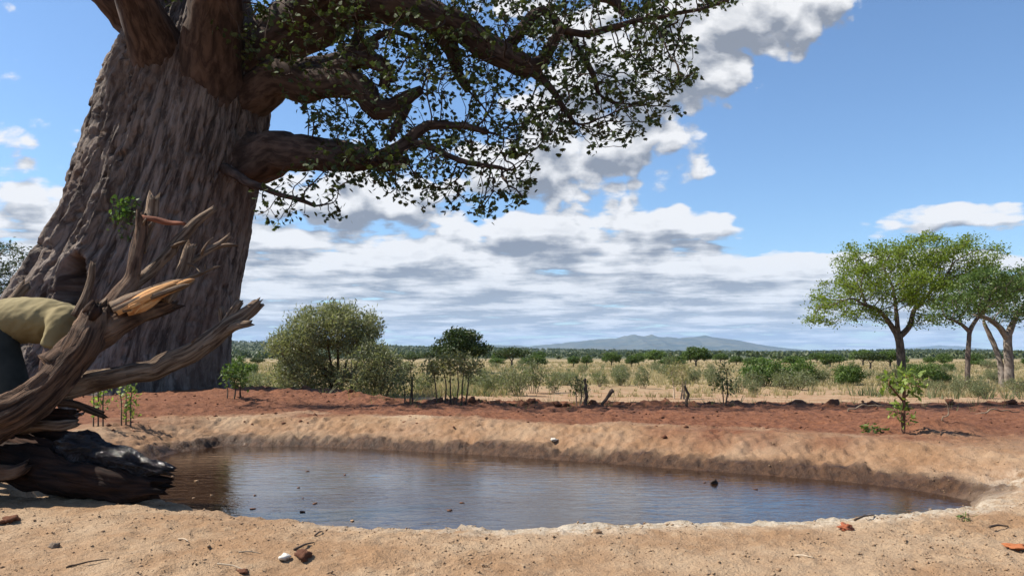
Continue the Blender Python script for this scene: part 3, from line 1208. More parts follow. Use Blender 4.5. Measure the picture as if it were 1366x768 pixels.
# --- generic tree / bush -------------------------------------------------------
def plant(name, label, cat, base, trunks, ells, natt, step, leaf, mats, seed, group=None, r0=0.008, dinf=None, dkill=None,
          per=6, spread=0.12, flat=1.0, up=0.0, trop=(0, 0, 0), p=2.3, shell=0.2, inner=0.3, leaf_r=2.2, sflat=1.0, parts=('trunk', 'crown'), rough=.12,
          jit=0.2, maxr=9.0, minr=0.0, clump=-0.02):
    """base: world point. trunks: list of [(dx,dy,dz,r)...]; ells: list of (cx,cy,cz,rx,ry,rz), all relative to base."""
    rs = np.random.RandomState(seed)
    root = thing(name, label, cat, base, group)
    seeds = []
    for T in trunks:
        T = np.array(T, float)
        P, R = resample(T[:, :3], T[:, 3], step)
        seeds.append((P, R, -1))
    att = in_ellipsoids(rs, ells, int(natt * 1.7), shell)
    sc = np.mean([e[3] for e in ells]) * 0.55
    att = att[perlin3(att[:, 0] / sc + seed, att[:, 1] / sc, att[:, 2] / sc * 1.4) > clump]
    pos, par, given = colonize(seeds, att, step, dinf or step * 12, dkill or step * 1.2, 80, trop, jit, rs)
    r, kids = radii(par, given, r0, p)
    ns = sum(len(s_[0]) for s_ in seeds)
    r[ns:] = np.minimum(r[ns:], maxr)
    put(parts[0], wood_mesh(parts[0], pos, par, r, rough, 10, minr), mats[0], root)
    idx = np.arange(len(par))
    tip = idx[(idx >= ns) & (kids == 0)]
    thin = idx[(idx >= ns) & (kids > 0) & (r < r0 * leaf_r)]
    thin = thin[rs.uniform(0, 1, len(thin)) < inner]
    cen = pos[np.concatenate([tip, thin])]
    V, Q = leaf_cloud(rs, cen, per, spread, leaf[0], leaf[1], flat, up, sflat)
    c = put(parts[1], mesh_from(parts[1], V, Q), mats[1], root)
    c['kind'] = 'stuff'
    return root


M_WOOD = mat_bark('acacia_bark', (0.055, 0.042, 0.034), (0.16, 0.125, 0.10), (4, 1), 0.6, 0.03)
M_PALE = mat_bark('pale_bark', (0.10, 0.078, 0.062), (0.25, 0.21, 0.175), (4, 1), 0.5, 0.02)
M_ACACIA = mat_leaf('acacia_leaf', (0.115, 0.165, 0.016), (0.225, 0.275, 0.042), 0.45)
M_ACACIA_D = mat_leaf('acacia_leaf_dark', (0.045, 0.085, 0.02), (0.10, 0.15, 0.035), 0.32)
M_UMB = mat_leaf('umbrella_leaf', (0.024, 0.044, 0.010), (0.055, 0.080, 0.020), 0.2)
M_GREY = mat_leaf('grey_green_leaf', (0.095, 0.115, 0.056), (0.205, 0.22, 0.12), 0.34)
M_OLIVE = mat_leaf('olive_leaf', (0.075, 0.095, 0.035), (0.17, 0.18, 0.07), 0.32)
M_GREEN = mat_leaf('bush_leaf', (0.050, 0.095, 0.02), (0.12, 0.18, 0.045), 0.3)
M_SAP = mat_leaf('sapling_leaf', (0.10, 0.16, 0.03), (0.24, 0.31, 0.07), 0.42)
M_PALEOL = mat_leaf('pale_olive_leaf', (0.14, 0.14, 0.058), (0.27, 0.25, 0.12), 0.35)
M_DRYLEAF = mat_leaf('dry_leaf', (0.22, 0.17, 0.08), (0.36, 0.28, 0.14), 0.3)
M_TWIG = mat_plain('dark_twig', (0.05, 0.032, 0.022), (0.12, 0.085, 0.06), 12, 0.9)
M_DRIFT = mat_plain('weathered_stick', (0.10, 0.07, 0.045), (0.22, 0.165, 0.115), 12, 0.9)
M_TWIG_P = mat_plain('pale_twig', (0.24, 0.18, 0.12), (0.42, 0.34, 0.25), 12, 0.9)


def rel(base, px, py, Y, r=None):
    p = at(px, py, Y) - base
    return (p[0], p[1], p[2]) + ((r * Y / FPX,) if r is not None else ())


def ell(base, px, py, Y, rx, ry, rd=None):
    p = at(px, py, Y) - base
    k = Y / FPX
    return (p[0], p[1], p[2], rx * k, (rd if rd else rx) * k, ry * k)


def big_trees():
    Y = 42.0
    b = np.array([at(1203, 500, Y)[0], Y, gz(at(1203, 500, Y)[0], Y)])
    plant('acacia_tree', 'bright green spreading acacia with forked dark trunk rising behind the bank sapling', 'tree', b,
          [[(0, 0, -0.1, .29), rel(b, 1202, 488, Y, 5.8), rel(b, 1202, 470, Y, 5.2), rel(b, 1198, 445, Y, 5.4)],
           [rel(b, 1199, 452, Y, 4.4), rel(b, 1188, 432, Y, 3.4), rel(b, 1172, 412, Y - .6, 2.6), rel(b, 1150, 405, Y - 1, 1.7)],
           [rel(b, 1199, 450, Y, 4.4), rel(b, 1214, 436, Y, 3.6), rel(b, 1219, 412, Y + .3, 2.8), rel(b, 1238, 395, Y + .5, 1.7)],
           [rel(b, 1198, 446, Y, 3.6), rel(b, 1196, 420, Y, 2.8), rel(b, 1192, 385, Y + .5, 1.9), rel(b, 1180, 360, Y + .5, 1.4)]],
          [ell(b, 1128, 393, Y, 48, 26, 50), ell(b, 1105, 418, Y - 1, 28, 18, 35), ell(b, 1165, 348, Y, 50, 28, 60), ell(b, 1225, 338, Y + .5, 52, 26, 60), ell(b, 1280, 345, Y, 50, 30, 60),
           ell(b, 1190, 380, Y - 1, 70, 30, 60), ell(b, 1255, 385, Y + 1, 58, 30, 60), ell(b, 1305, 378, Y, 36, 28, 40), ell(b, 1228, 425, Y - .5, 26, 12, 25), ell(b, 1160, 420, Y, 30, 12, 40)],
          1700, 0.24, (0.125, 0.058), (M_WOOD, M_ACACIA), 3, None, 0.013, 3.2, 0.28, 52, 0.21, 0.8, 0.1, p=2.35, inner=0.5, sflat=0.65)
    Y = 35.0
    b = np.array([at(1290, 521, Y)[0], Y, gz(at(1290, 521, Y)[0], Y)])
    plant('thin_trunked_tree', 'tree with one slim straight dark trunk and dark green crown behind the acacia', 'tree', b,
          [[(0, 0, -0.1, .12), rel(b, 1291, 475, Y, 3.2), rel(b, 1293, 440, Y, 3.1), rel(b, 1303, 425, Y, 2.6), rel(b, 1318, 408, Y, 1.9)],
           [rel(b, 1293, 442, Y, 3), rel(b, 1280, 430, Y, 2.2), rel(b, 1262, 424, Y, 1.5)]],
          [ell(b, 1300, 400, Y, 46, 20, 50), ell(b, 1325, 378, Y, 44, 22, 50), ell(b, 1262, 425, Y, 26, 10, 20)],
          620, 0.2, (0.12, 0.055), (M_WOOD, M_ACACIA_D), 5, None, 0.012, 3.0, 0.24, 38, 0.18, 0.8, 0.1, inner=0.5, sflat=0.65)
    Y = 38.0
    b = np.array([at(1345, 517, Y)[0], Y, gz(at(1345, 517, Y)[0], Y)])
    plant('pale_trunked_tree', 'tree with two pale leaning trunks from one base beside the slim dark trunk', 'tree', b,
          [[(0, 0, -0.1, .25), rel(b, 1346, 480, Y, 5.6), rel(b, 1343, 450, Y, 5.2), rel(b, 1352, 428, Y, 3.6), rel(b, 1366, 405, Y, 2.4)],
           [(-.25, 0, -0.1, .17), rel(b, 1334, 480, Y + .3, 3.6), rel(b, 1322, 450, Y + .5, 3.2), rel(b, 1312, 430, Y + .5, 2.3)],
           [rel(b, 1344, 452, Y, 4.5), rel(b, 1334, 436, Y - .3, 3.6), rel(b, 1318, 424, Y - .5, 3), rel(b, 1300, 420, Y - .5, 2.2)]],
          [ell(b, 1352, 392, Y, 44, 34, 50), ell(b, 1400, 385, Y, 60, 45, 60), ell(b, 1440, 415, Y, 50, 30, 50), ell(b, 1330, 415, Y - .5, 40, 14, 40), ell(b, 1380, 430, Y, 40, 16, 40)],
          900, 0.22, (0.12, 0.055), (M_PALE, M_ACACIA_D), 6, None, 0.012, 3.0, 0.26, 38, 0.19, 0.8, 0.1, inner=0.5, sflat=0.65)
    # dark acacia behind the baobab on the left
    Y = 34.0
    b = np.array([at(-25, 515, Y)[0], Y, gz(at(-25, 515, Y)[0], Y)])
    plant('dark_acacia_tree', 'dark feathery acacia crown showing behind the bent person and the baobab', 'tree', b,
          [[(0, 0, -0.1, .25), rel(b, -20, 450, Y, 6), rel(b, -15, 405, Y, 5), rel(b, -5, 380, Y, 3.5)]],
          [ell(b, -10, 348, Y, 52, 26, 55), ell(b, -60, 370, Y, 60, 30, 55), ell(b, 10, 372, Y, 36, 20, 40), ell(b, -30, 395, Y, 60, 14, 40)],
          900, 0.2, (0.17, 0.045), (M_WOOD, M_UMB), 8, None, 0.011, 3.0, 0.25, 22, 0.15, 0.8, 0.25, inner=0.5)
    # umbrella thorn
    Y = 70.0
    b = np.array([at(615, 498, Y)[0], Y, gz(at(615, 498, Y)[0], Y)])
    plant('umbrella_thorn_tree', 'dark green umbrella thorn with a neat domed crown out on the plain', 'tree', b,
          [[(0, 0, -.1, .2), rel(b, 615, 478, Y, 2.4), rel(b, 615, 468, Y, 2)]],
          [ell(b, 615, 455, Y, 30, 15, 34), ell(b, 616, 465, Y, 38, 10, 38), ell(b, 612, 447, Y, 20, 9, 22)],
          800, 0.22, (0.24, 0.11), (M_WOOD, M_UMB), 9, None, 0.012, 3, 0.26, 30, 0.20, 0.8, 0.1, inner=0.5, sflat=0.55)
    # the big grey-green bush
    Y = 29.5
    b = np.array([at(455, 532, Y)[0], Y, gz(at(455, 532, Y)[0], Y)])
    tr = []
    for k, (x, y) in enumerate(((430, 430), (450, 425), (470, 450), (400, 455), (420, 470), (490, 470))):
        tr.append([(0.18 * (k - 2.5), 0.1 * (k % 3), -0.05, .07), rel(b, 452 + (x - 452) * .35, 500, Y, 2.0), rel(b, 452 + (x - 452) * .8, y + 15, Y + .2 * (k % 3 - 1), 1.2)])
    plant('thorn_bush', 'tall rounded grey-green thorn bush with spiky outline on the grass past the baobab', 'bush', b, tr,
          [ell(b, 440, 440, Y, 58, 34, 60), ell(b, 400, 462, Y - .3, 42, 28, 45), ell(b, 468, 440, Y, 42, 28, 50), ell(b, 405, 500, Y - .3, 44, 26, 45), ell(b, 450, 416, Y, 26, 13, 25)],
          2600, 0.13, (0.15, 0.036), (M_TWIG, M_GREY), 12, None, 0.006, 2.2, 0.14, 22, 0.11, 0.9, 0.55, inner=0.6, jit=0.3)
    Y = 28.3
    b = np.array([at(500, 534, Y)[0], Y, gz(at(500, 534, Y)[0], Y)])
    tr = [[(0.15 * k, 0, -.05, .04), rel(b, 500 + 14 * k, 500, Y, 1.0)] for k in (-2, -1, 0, 1, 2)]
    plant('thorn_bush', 'lower loose grey bush leaning against the right side of the tall thorn bush', 'bush', b, tr,
          [ell(b, 492, 488, Y, 40, 32, 40), ell(b, 515, 500, Y, 30, 28, 35), ell(b, 480, 510, Y, 36, 22, 35)],
          1200, 0.12, (0.14, 0.034), (M_TWIG, M_GREY), 13, None, 0.006, 2.2, 0.14, 17, 0.11, 0.9, 0.55, inner=0.5, jit=0.3)


big_trees()


def crest_plants():
    # multi-stemmed shrub on the crest
    def spot(px, py):
        return onground(px, py)
    for (name, label, px, py, Yf, stems, crown, n, mats, seed, leaf) in [
        ('crest_shrub', 'cluster of slim bare stems with olive leaves on the dark bank crest', 604, 539, None,
         [(-28, 480), (-14, 478), (-4, 474), (6, 480), (16, 476), (22, 480)], [(590, 488, 26, 14), (612, 486, 30, 15), (575, 494, 16, 12), (628, 496, 16, 10)], 420, (M_TWIG, M_PALEOL), 21, (0.050, 0.026)),
        ('leafless_shrub', 'dark half dead shrub with a bare forked top beside the grey bushes', 545, 536, None,
         [(-6, 505), (2, 480), (6, 490)], [(540, 512, 13, 12), (548, 495, 6, 14)], 130, (M_TWIG, M_OLIVE), 22, (0.045, 0.022)),
        ('dark_shrub', 'low dark twiggy shrub with a green top at the foot of the baobab', 312, 531, None,
         [(-10, 505), (0, 500), (10, 503)], [(312, 498, 18, 12), (322, 508, 12, 10)], 170, (M_TWIG, M_GREEN), 23, (0.055, 0.03)),
        ('crest_sapling', 'slender sapling with dry grass round its foot on the bank crest', 966, 540, None,
         [(-2, 495), (3, 485)], [(966, 500, 12, 16), (970, 515, 12, 10), (957, 512, 9, 8)], 130, (M_TWIG, M_OLIVE), 24, (0.045, 0.024)),
        ('thin_sapling', 'thin olive sapling beside the upright stick on the bank crest', 772, 540, None,
         [(-4, 512), (2, 508)], [(772, 515, 12, 12)], 90, (M_TWIG, M_OLIVE), 25, (0.042, 0.022)),
        ('dry_shrub', 'sparse dry shrub with tan twigs on the sand behind the crest', 905, 532, None,
         [(-8, 495), (4, 490), (10, 500)], [(905, 498, 16, 18)], 130, (M_TWIG_P, M_PALEOL), 26, (0.05, 0.026)),
    ]:
        c = spot(px, py)
        Y = c[1]
        tr = []
        for k, (dx, ty) in enumerate(stems):
            o = rel(c, px + dx * .75, py, Y)
            g = gz(c[0] + o[0], Y + 0.06 * (k % 3 - 1)) - c[2]
            tr.append([(o[0], 0.06 * (k % 3 - 1), g - .03, (1.0 + .35 * (k % 3)) * Y / FPX), rel(c, px + dx * .8 + 3 * (k % 2), (py * 1.2 + ty * .8) / 2, Y, 1.0), rel(c, px + dx, ty + 8, Y, 0.6)])
        plant(name, label, 'shrub', c, tr, [ell(c, a, b_, Y, w, h) for a, b_, w, h in crown], n, 0.05, leaf, mats, seed, None, 0.0028, 0.9, 0.055, 9, 0.045, 1.0, 0.2,
              inner=0.5, parts=('stem', 'foliage'), jit=.3)
    # green sapling on the far right bank
    c = onground(1204, 577)
    Y = c[1]
    plant('leafy_sapling', 'young sapling with fresh yellow-green leaves on the pond bank in front of the acacia', 'sapling', c,
          [[(0, 0, -.03, .024), rel(c, 1205, 550, Y, 2.8), rel(c, 1206, 525, Y, 2.2), rel(c, 1208, 508, Y, 1.4)],
           [rel(c, 1205, 535, Y, 1.6), rel(c, 1192, 520, Y - .05, 1.2), rel(c, 1184, 510, Y - .08, .8)],
           [rel(c, 1206, 530, Y, 1.6), rel(c, 1220, 518, Y + .05, 1.2), rel(c, 1228, 514, Y + .08, .8)]],
          [ell(c, 1205, 508, Y, 24, 14, 22), ell(c, 1190, 515, Y, 16, 10, 16), ell(c, 1222, 520, Y, 14, 10, 14), ell(c, 1196, 545, Y, 10, 16, 10), ell(c, 1212, 555, Y, 10, 14, 10)],
          210, 0.032, (0.062, 0.027), (mat_bark('sapling_bark', (0.09, 0.04, 0.025), (0.20, 0.10, 0.06), (20, 6)), M_SAP), 31, None, 0.0022, 0.5, 0.035, 4, 0.022, 1.0, 0.1,
          inner=0.35, parts=('stem', 'foliage'))
    # leafy shoots on the left between the dead wood and the baobab
    for k, (px, py, top, lab, mats, n, seed) in enumerate([
        (168, 566, 508, 'young green shoots growing on the soil heap below the dead limb', (M_TWIG, M_SAP), 170, 33),
        (131, 568, 500, 'thin bare reddish stems with few leaves beside the green shoots', (M_TWIG, M_SAP), 50, 34)]):
        c = onground(px, py)
        Y = c[1]
        tr = []
        for j in (-1, 0, 1):
            g = gz(c[0] + .05 * j, Y) - c[2]
            tr.append([(.05 * j, 0, g - .03, .010), rel(c, px + 6 * j, (py + top) / 2, Y, .9), rel(c, px + 9 * j, top + 8 * abs(j), Y, .6)])
        plant('leafy_shoot', lab, 'shoots', c, tr, [ell(c, px, top + 18, Y, 15, 18, 14), ell(c, px + 5, top + 40, Y, 12, 12, 12)], n, 0.035, (0.052, 0.024), mats, seed, None,
              0.0025, 0.5, 0.04, 3, 0.03, inner=0.4, parts=('stem', 'foliage'))
    # small green weed at the right bank
    c = onground(1165, 577)
    plant('ground_weed', 'small flat green weed on the sandy bank beside the sapling', 'weed', c, [[(0, 0, -.01, .006), (0, 0, .03, .004)]],
          [(0, 0, .035, .13, .08, .03)], 60, 0.022, (0.05, 0.022), (M_TWIG, M_GREEN), 36, None, .002, .3, .025, 3, .02, .5, .1, parts=('stem', 'foliage'))
    c = onground(1292, 693)
    plant('ground_weed', 'tiny green weed on the near bank by the tip of the pond', 'weed', c, [[(0, 0, -.01, .003), (0, 0, .015, .002)]],
          [(0, 0, .012, .05, .03, .012)], 25, 0.012, (0.028, 0.009), (M_TWIG, M_GREEN), 37, None, .001, .2, .012, 3, .008, .5, .2, parts=('stem', 'foliage'))


crest_plants()


def plain_trees():
    """trees and bushes scattered over the plain: a few kinds, copied"""
    def proto(kind, seed):
        if kind == 'dome':      # small bushy tree, unit height 4 m
            return plant('bushy_tree', 'round dark green bushy tree standing in the line across the plain', 'tree', (0, 0, 0),
                         [[(0, 0, -.1, .16), (0, 0, 1.1, .13), (.1, 0, 1.8, .1)], [(0, 0, 1.0, .09), (-.7, 0.2, 1.9, .06)], [(0, 0, 1.0, .09), (.7, -0.2, 1.9, .06)]],
                         [(0, 0, 2.9, 2.0, 2.0, 1.1), (1.0, 0, 2.2, 1.6, 1.5, .8), (-1.1, .2, 2.1, 1.5, 1.5, .8)], 330, 0.25, (0.30, 0.17), (M_WOOD, M_ACACIA_D), seed, None, .014, 3, .3, 20, .22, inner=.5, sflat=.7)
        if kind == 'flat':
            return plant('flat_topped_tree', 'dark flat topped thorn tree on the plain', 'tree', (0, 0, 0),
                         [[(0, 0, -.1, .17), (0.1, 0, 1.3, .13)], [(0.1, 0, 1.3, .1), (-.9, 0, 2.3, .06)], [(0.1, 0, 1.3, .1), (1.0, 0.2, 2.3, .06)]],
                         [(0, 0, 2.9, 2.6, 2.6, .7), (.8, 0, 3.3, 1.5, 1.5, .5)], 300, 0.25, (0.30, 0.15), (M_WOOD, M_UMB), seed, None, .014, 3, .3, 20, .22, inner=.5, sflat=.5)
        if kind == 'bush':
            return plant('round_bush', 'dense round green bush in the dry grass', 'bush', (0, 0, 0),
                         [[(.1 * k, .05 * k, -.05, .05), (.35 * k, .1 * k, .7, .03)] for k in (-2, -1, 0, 1, 2)],
                         [(0, 0, 1.2, 1.6, 1.4, .9), (.7, 0, .8, 1.2, 1.1, .7), (-.8, .1, .8, 1.1, 1.1, .7)], 420, 0.16, (0.18, 0.09), (M_TWIG, M_GREEN), seed, None, .008, 2, .19, 20, .15, up=.2, inner=.5)
        return plant('grey_shrub', 'low grey-green shrub scattered in the dry grass', 'shrub', (0, 0, 0),
                     [[(.08 * k, .05 * k, -.05, .025), (.2 * k, .1 * k, .5, .015)] for k in (-2, -1, 0, 1, 2)],
                     [(0, 0, .85, .8, .8, .65), (.3, 0, .55, .7, .7, .45)], 190, 0.12, (0.12, 0.045), (M_TWIG, M_GREY), seed, None, .006, 1.6, .14, 13, .10, up=.5, inner=.5, jit=.3)
    # kind: list of (col, base row, height px, width factor)
    sets = {
        'dome': [(722, 489, 21, 1.), (763, 488, 15, 1.2), (790, 487, 14, 1.3), (820, 489, 21, 1.0), (850, 489, 18, 1.1), (880, 488, 15, 1.2),
                 (937, 491, 24, 1.0), (1150, 490, 20, 1.3), (1192, 487, 18, 1.2), (705, 486, 13, 1.3), (1010, 487, 14, 1.4), (1060, 486, 13, 1.5),
                 (1105, 487, 14, 1.3), (1248, 488, 15, 1.3), (1310, 488, 15, 1.4), (985, 486, 12, 1.3), (660, 487, 14, 1.3), (1092, 484, 11, 1.5), (915, 486, 13, 1.4)],
        'flat': [(685, 491, 24, 1.1), (543, 487, 16, 1.2), (578, 486, 14, 1.2), (1168, 489, 17, 1.2), (350, 489, 16, 1.2)],
        'bush': [(1023, 516, 37, 1.05), (1071, 513, 31, 0.9), (1133, 515, 27, 1.15), (1236, 511, 25, 1.1), (312, 508, 28, 1.0), (335, 500, 15, 1.0), (1212, 504, 18, 1.0), (1258, 516, 18, .8), (1264, 497, 12, 1.)],
        'shrub': [(690, 530, 42, .8), (712, 527, 46, .7), (738, 526, 30, .9), (655, 528, 32, 1.), (672, 520, 28, 1.), (800, 517, 20, 1.2), (828, 516, 22, 1.0), (858, 520, 30, .7), (895, 514, 40, .5), (925, 512, 22, .9),
                  (950, 515, 24, 1.), (985, 526, 24, 1.1), (1006, 528, 20, 1.), (1098, 508, 12, 1.2), (1160, 507, 14, 1.2), (1180, 513, 18, 1.1), (1252, 528, 18, 1.2), (1276, 531, 18, 1.), (1310, 533, 22, 1.2), (1355, 528, 22, 1.4), (1330, 512, 14, 1.2),
                  (565, 528, 30, 1.), (640, 520, 28, 1.1), (350, 528, 26, 1.3), (335, 520, 22, 1.2), (375, 534, 22, 1.), (530, 520, 34, .9), (760, 512, 16, 1.1), (1040, 520, 14, 1.2), (1085, 520, 14, 1.2), (775, 530, 18, 1.)],
    }
    rq = np.random.RandomState(17)
    for _ in range(46):
        py = 490 + 40 * rq.uniform(0, 1) ** 1.6
        sets['shrub'].append((rq.uniform(320, 1366), py, (8 + 0.45 * (py - 485)) * rq.uniform(.5, 1.2), rq.uniform(.8, 1.7)))
    for _ in range(22):
        py = 482 + 9 * rq.uniform(0, 1)
        sets['dome'].append((rq.uniform(300, 1366), py, rq.uniform(7, 14), rq.uniform(1., 1.9)))
    named = {
        'bush': ['broad dense green bush, biggest of those in the grass beside the acacia', 'rounded green bush standing next to the broad dense one',
                 'low wide green bush before the acacia trunk', 'green bush behind the leafy sapling near the acacia', 'green bush beyond the baobab foot behind the dark twiggy shrub',
                 'small green bush between the baobab and the tall thorn bush', 'small bush close beside the acacia trunk', 'small narrow bush near the slim dark trunk', 'tiny far bush beyond the slim dark trunk'],
        'flat': ['dark open crowned thorn tree standing next to the domed umbrella thorn'],
    }
    hgt = {'dome': 4.0, 'flat': 3.7, 'bush': 2.1, 'shrub': 1.5}
    grp = {'dome': 'bushy trees across the plain', 'flat': 'flat topped trees across the plain', 'bush': 'green bushes in the grass', 'shrub': 'grey shrubs in the grass'}
    rs = np.random.RandomState(5)
    for kind, lst in sets.items():
        protos = [proto(kind, 40 + q) for q in range(3 if kind != 'flat' else 2)]
        base_label = protos[0]['label']
        for p_ in protos:
            p_['group'] = grp[kind]
        for i, (px, py, h, wf) in enumerate(lst):
            # stands on the plain: the ground there gives the distance
            if kind in ('dome', 'flat'):
                px += rs.uniform(-9, 9)
                py += rs.uniform(-2.5, 4)
                h *= rs.uniform(.75, 1.25)
                wf *= rs.uniform(.8, 1.35)
            Y = 1.58 * FPX / max(py - 474, 9.0)
            c = at(px, py, Y)
            c[2] = gz(c[0], Y)
            s = h * Y / FPX / hgt[kind]
            if i < len(protos):
                o = protos[i]
                o.location = tuple(map(float, c))
                o.scale = (s * wf, s * wf, s)
                o.rotation_euler = (0, 0, rs.uniform(0, 6.28))
            else:
                o = copy_tree(protos[i % len(protos)], c, rs.uniform(0, 6.28), (s * wf, s * wf, s), base_label)
            if kind in named and i < len(named[kind]):
                o['label'] = named[kind][i]


plain_trees()


# ------------------------------------------------------------------ far woodland, grass, crumbs of earth
def far_woodland():
    rs = np.random.RandomState(77)
    n = 11500
    Y = 330 * (2700 / 330.) ** (rs.uniform(0, 1, n) ** 0.8)
    X = (rs.uniform(-160, 1520, n) - 683) / FPX * Y
    nn = fbm2(X, Y, 1 / 130., 3)
    open_ = (Y < 600) & (nn < 0.10)
    keep = ~open_ & (nn > -0.55)
    X, Y = X[keep], Y[keep]
    n = len(X)
    Z = ground(X, Y)
    k = 15                                     # leafy facets for each crown
    W = rs.uniform(1.2, 2.5, n) * (1 + Y / 2600.)
    Hh = W * rs.uniform(0.55, 0.95, n)
    C = np.stack([X, Y, Z + Hh * 0.75], 1)
    u = rand_dirs(rs, n * k)
    u[:, 2] = u[:, 2] * 0.9 + 0.1
    P = np.repeat(C, k, 0) + u * np.repeat(np.stack([W, W, Hh], 1), k, 0) * rs.uniform(.55, 1, (n * k, 1))
    D = unit(rs.normal(size=(n * k, 3)))
    S = unit(np.cross(D, u + 0.01))
    Ls = np.repeat(W, k) * rs.uniform(.5, .9, n * k)
    V, Q = leaflets(P - D * Ls[:, None] * .5, D, S, Ls, Ls * 0.8)
    put('distant_woodland', mesh_from('distant_woodland', V, Q), mat_leaf('woodland_leaf', (0.035, 0.055, 0.020), (0.085, 0.105, 0.042), 0.2),
        label='far bush country of dark green scrub reaching to the hills', cat='woodland', kind='stuff')


far_woodland()


def grass():
    rs = np.random.RandomState(99)

    def tufts(X, Y, nb, h, w, lean):
        n = len(X)
        Z = ground(X, Y)
        bx = np.repeat(np.stack([X, Y, Z], 1), nb, 0)
        N = n * nb
        hh = np.repeat(h, nb) * rs.uniform(0.45, 1.1, N)
        a = rs.uniform(0, 2 * np.pi, N)
        rad = np.repeat(h, nb) * 0.22 * np.sqrt(rs.uniform(0, 1, N))
        bx[:, 0] += np.cos(a) * rad
        bx[:, 1] += np.sin(a) * rad
        ln = rs.uniform(0.05, lean, N) * hh
        tip = bx + np.stack([np.cos(a) * ln, np.sin(a) * ln, hh], 1)
        ww = np.repeat(w, nb) * rs.uniform(.6, 1.3, N)
        b2 = rs.uniform(0, np.pi, N)
        s = np.stack([np.cos(b2) * ww, np.sin(b2) * ww, 0 * ww], 1)
        V = np.stack([bx - s - [0, 0, .02], bx + s - [0, 0, .02], tip], 1).reshape(-1, 3)
        return V
    n = 60000
    Y = 29 * (190 / 29.) ** (rs.uniform(0, 1, n) ** 1.05)
    X = (rs.uniform(-120, 1480, n) - 683) / FPX * Y
    nn = fbm2(X, Y, 0.11, 3) + 0.6 * fbm2(X, Y, 0.5, 2)
    far = sstep(Y, 34, 46)
    keep = (rs.uniform(0, 1, n) < np.clip(0.22 + 1.1 * nn + 0.3 * far, 0.02, 1))
    X, Y = X[keep], Y[keep]
    h = rs.uniform(0.10, 0.42, len(X)) * (0.8 + 0.5 * np.clip(fbm2(X, Y, 0.2, 2), -.6, 1))
    w = 0.006 + 0.00032 * Y
    V = tufts(X, Y, 8, h, w, 0.8)
    m = mat_leaf('dry_grass_blade', (0.30, 0.235, 0.125), (0.46, 0.385, 0.245), 0.3, 0.7)
    put('dry_grass', mesh_from('dry_grass', V, None, np.arange(len(V)).reshape(-1, 3)), m, label='dry straw coloured grass covering the plain', cat='grass', kind='stuff')
    # green-grey undergrowth mixed in
    n = 7000
    Y = 28 * (120 / 28.) ** rs.uniform(0, 1, n)
    X = (rs.uniform(-120, 1480, n) - 683) / FPX * Y
    keep = fbm2(X, Y, 0.15, 3) > 0.40
    X, Y = X[keep], Y[keep]
    V = tufts(X, Y, 10, rs.uniform(.25, .7, len(X)), 0.008 + 0.0003 * Y, 0.9)
    put('green_undergrowth', mesh_from('green_undergrowth', V, None, np.arange(len(V)).reshape(-1, 3)), M_GREY, label='grey-green weeds mixed into the dry grass', cat='undergrowth', kind='stuff')
    # sparse dry stalks on the crest
    X = rs.uniform(-6, 9, 260)
    Y = crest_y(X) + rs.normal(0.3, .5, len(X))
    V = tufts(X, Y, 5, rs.uniform(.05, .22, len(X)), np.full(len(X), .004), 1.2)
    put('crest_stubble', mesh_from('crest_stubble', V, None, np.arange(len(V)).reshape(-1, 3)), M_OLIVE, label='short sparse stalks along the dark bank crest', cat='grass', kind='stuff')


grass()

M_CLOD_R = mat_plain('red_earth', (0.09, 0.034, 0.018), (0.18, 0.078, 0.042), 14, 0.95, 0.6)
M_CLOD_S = mat_plain('pale_earth', (0.23, 0.14, 0.08), (0.36, 0.25, 0.155), 14, 0.95, 0.6)
M_STONE_W = mat_plain('white_stone', (0.42, 0.38, 0.32), (0.60, 0.56, 0.50), 20, 0.8, 0.3)
M_STONE_D = mat_plain('dark_stone', (0.10, 0.075, 0.055), (0.2, 0.15, 0.11), 20, 0.85, 0.4)


M_LUMP = mat_plain('wet_earth', (0.03, 0.018, 0.012), (0.07, 0.045, 0.03), 30, 0.6, 0.6)


def clod_mesh(name, seed, sub=2, amp=0.35, sq=(1, 1, .7)):
    import bmesh
    bm = bmesh.new()
    bmesh.ops.create_icosphere(bm, subdivisions=sub, radius=1.0)
    V = np.array([v.co[:] for v in bm.verts])
    T = np.array([[v.index for v in f.verts] for f in bm.faces])
    bm.free()
    d = 1 + amp * fbm3(V[:, 0] * 1.1 + seed, V[:, 1] * 1.1, V[:, 2] * 1.1 - seed, 3, 0.6)
    V = V * d[:, None] * np.array(sq)
    return mesh_from(name, V, None, T)


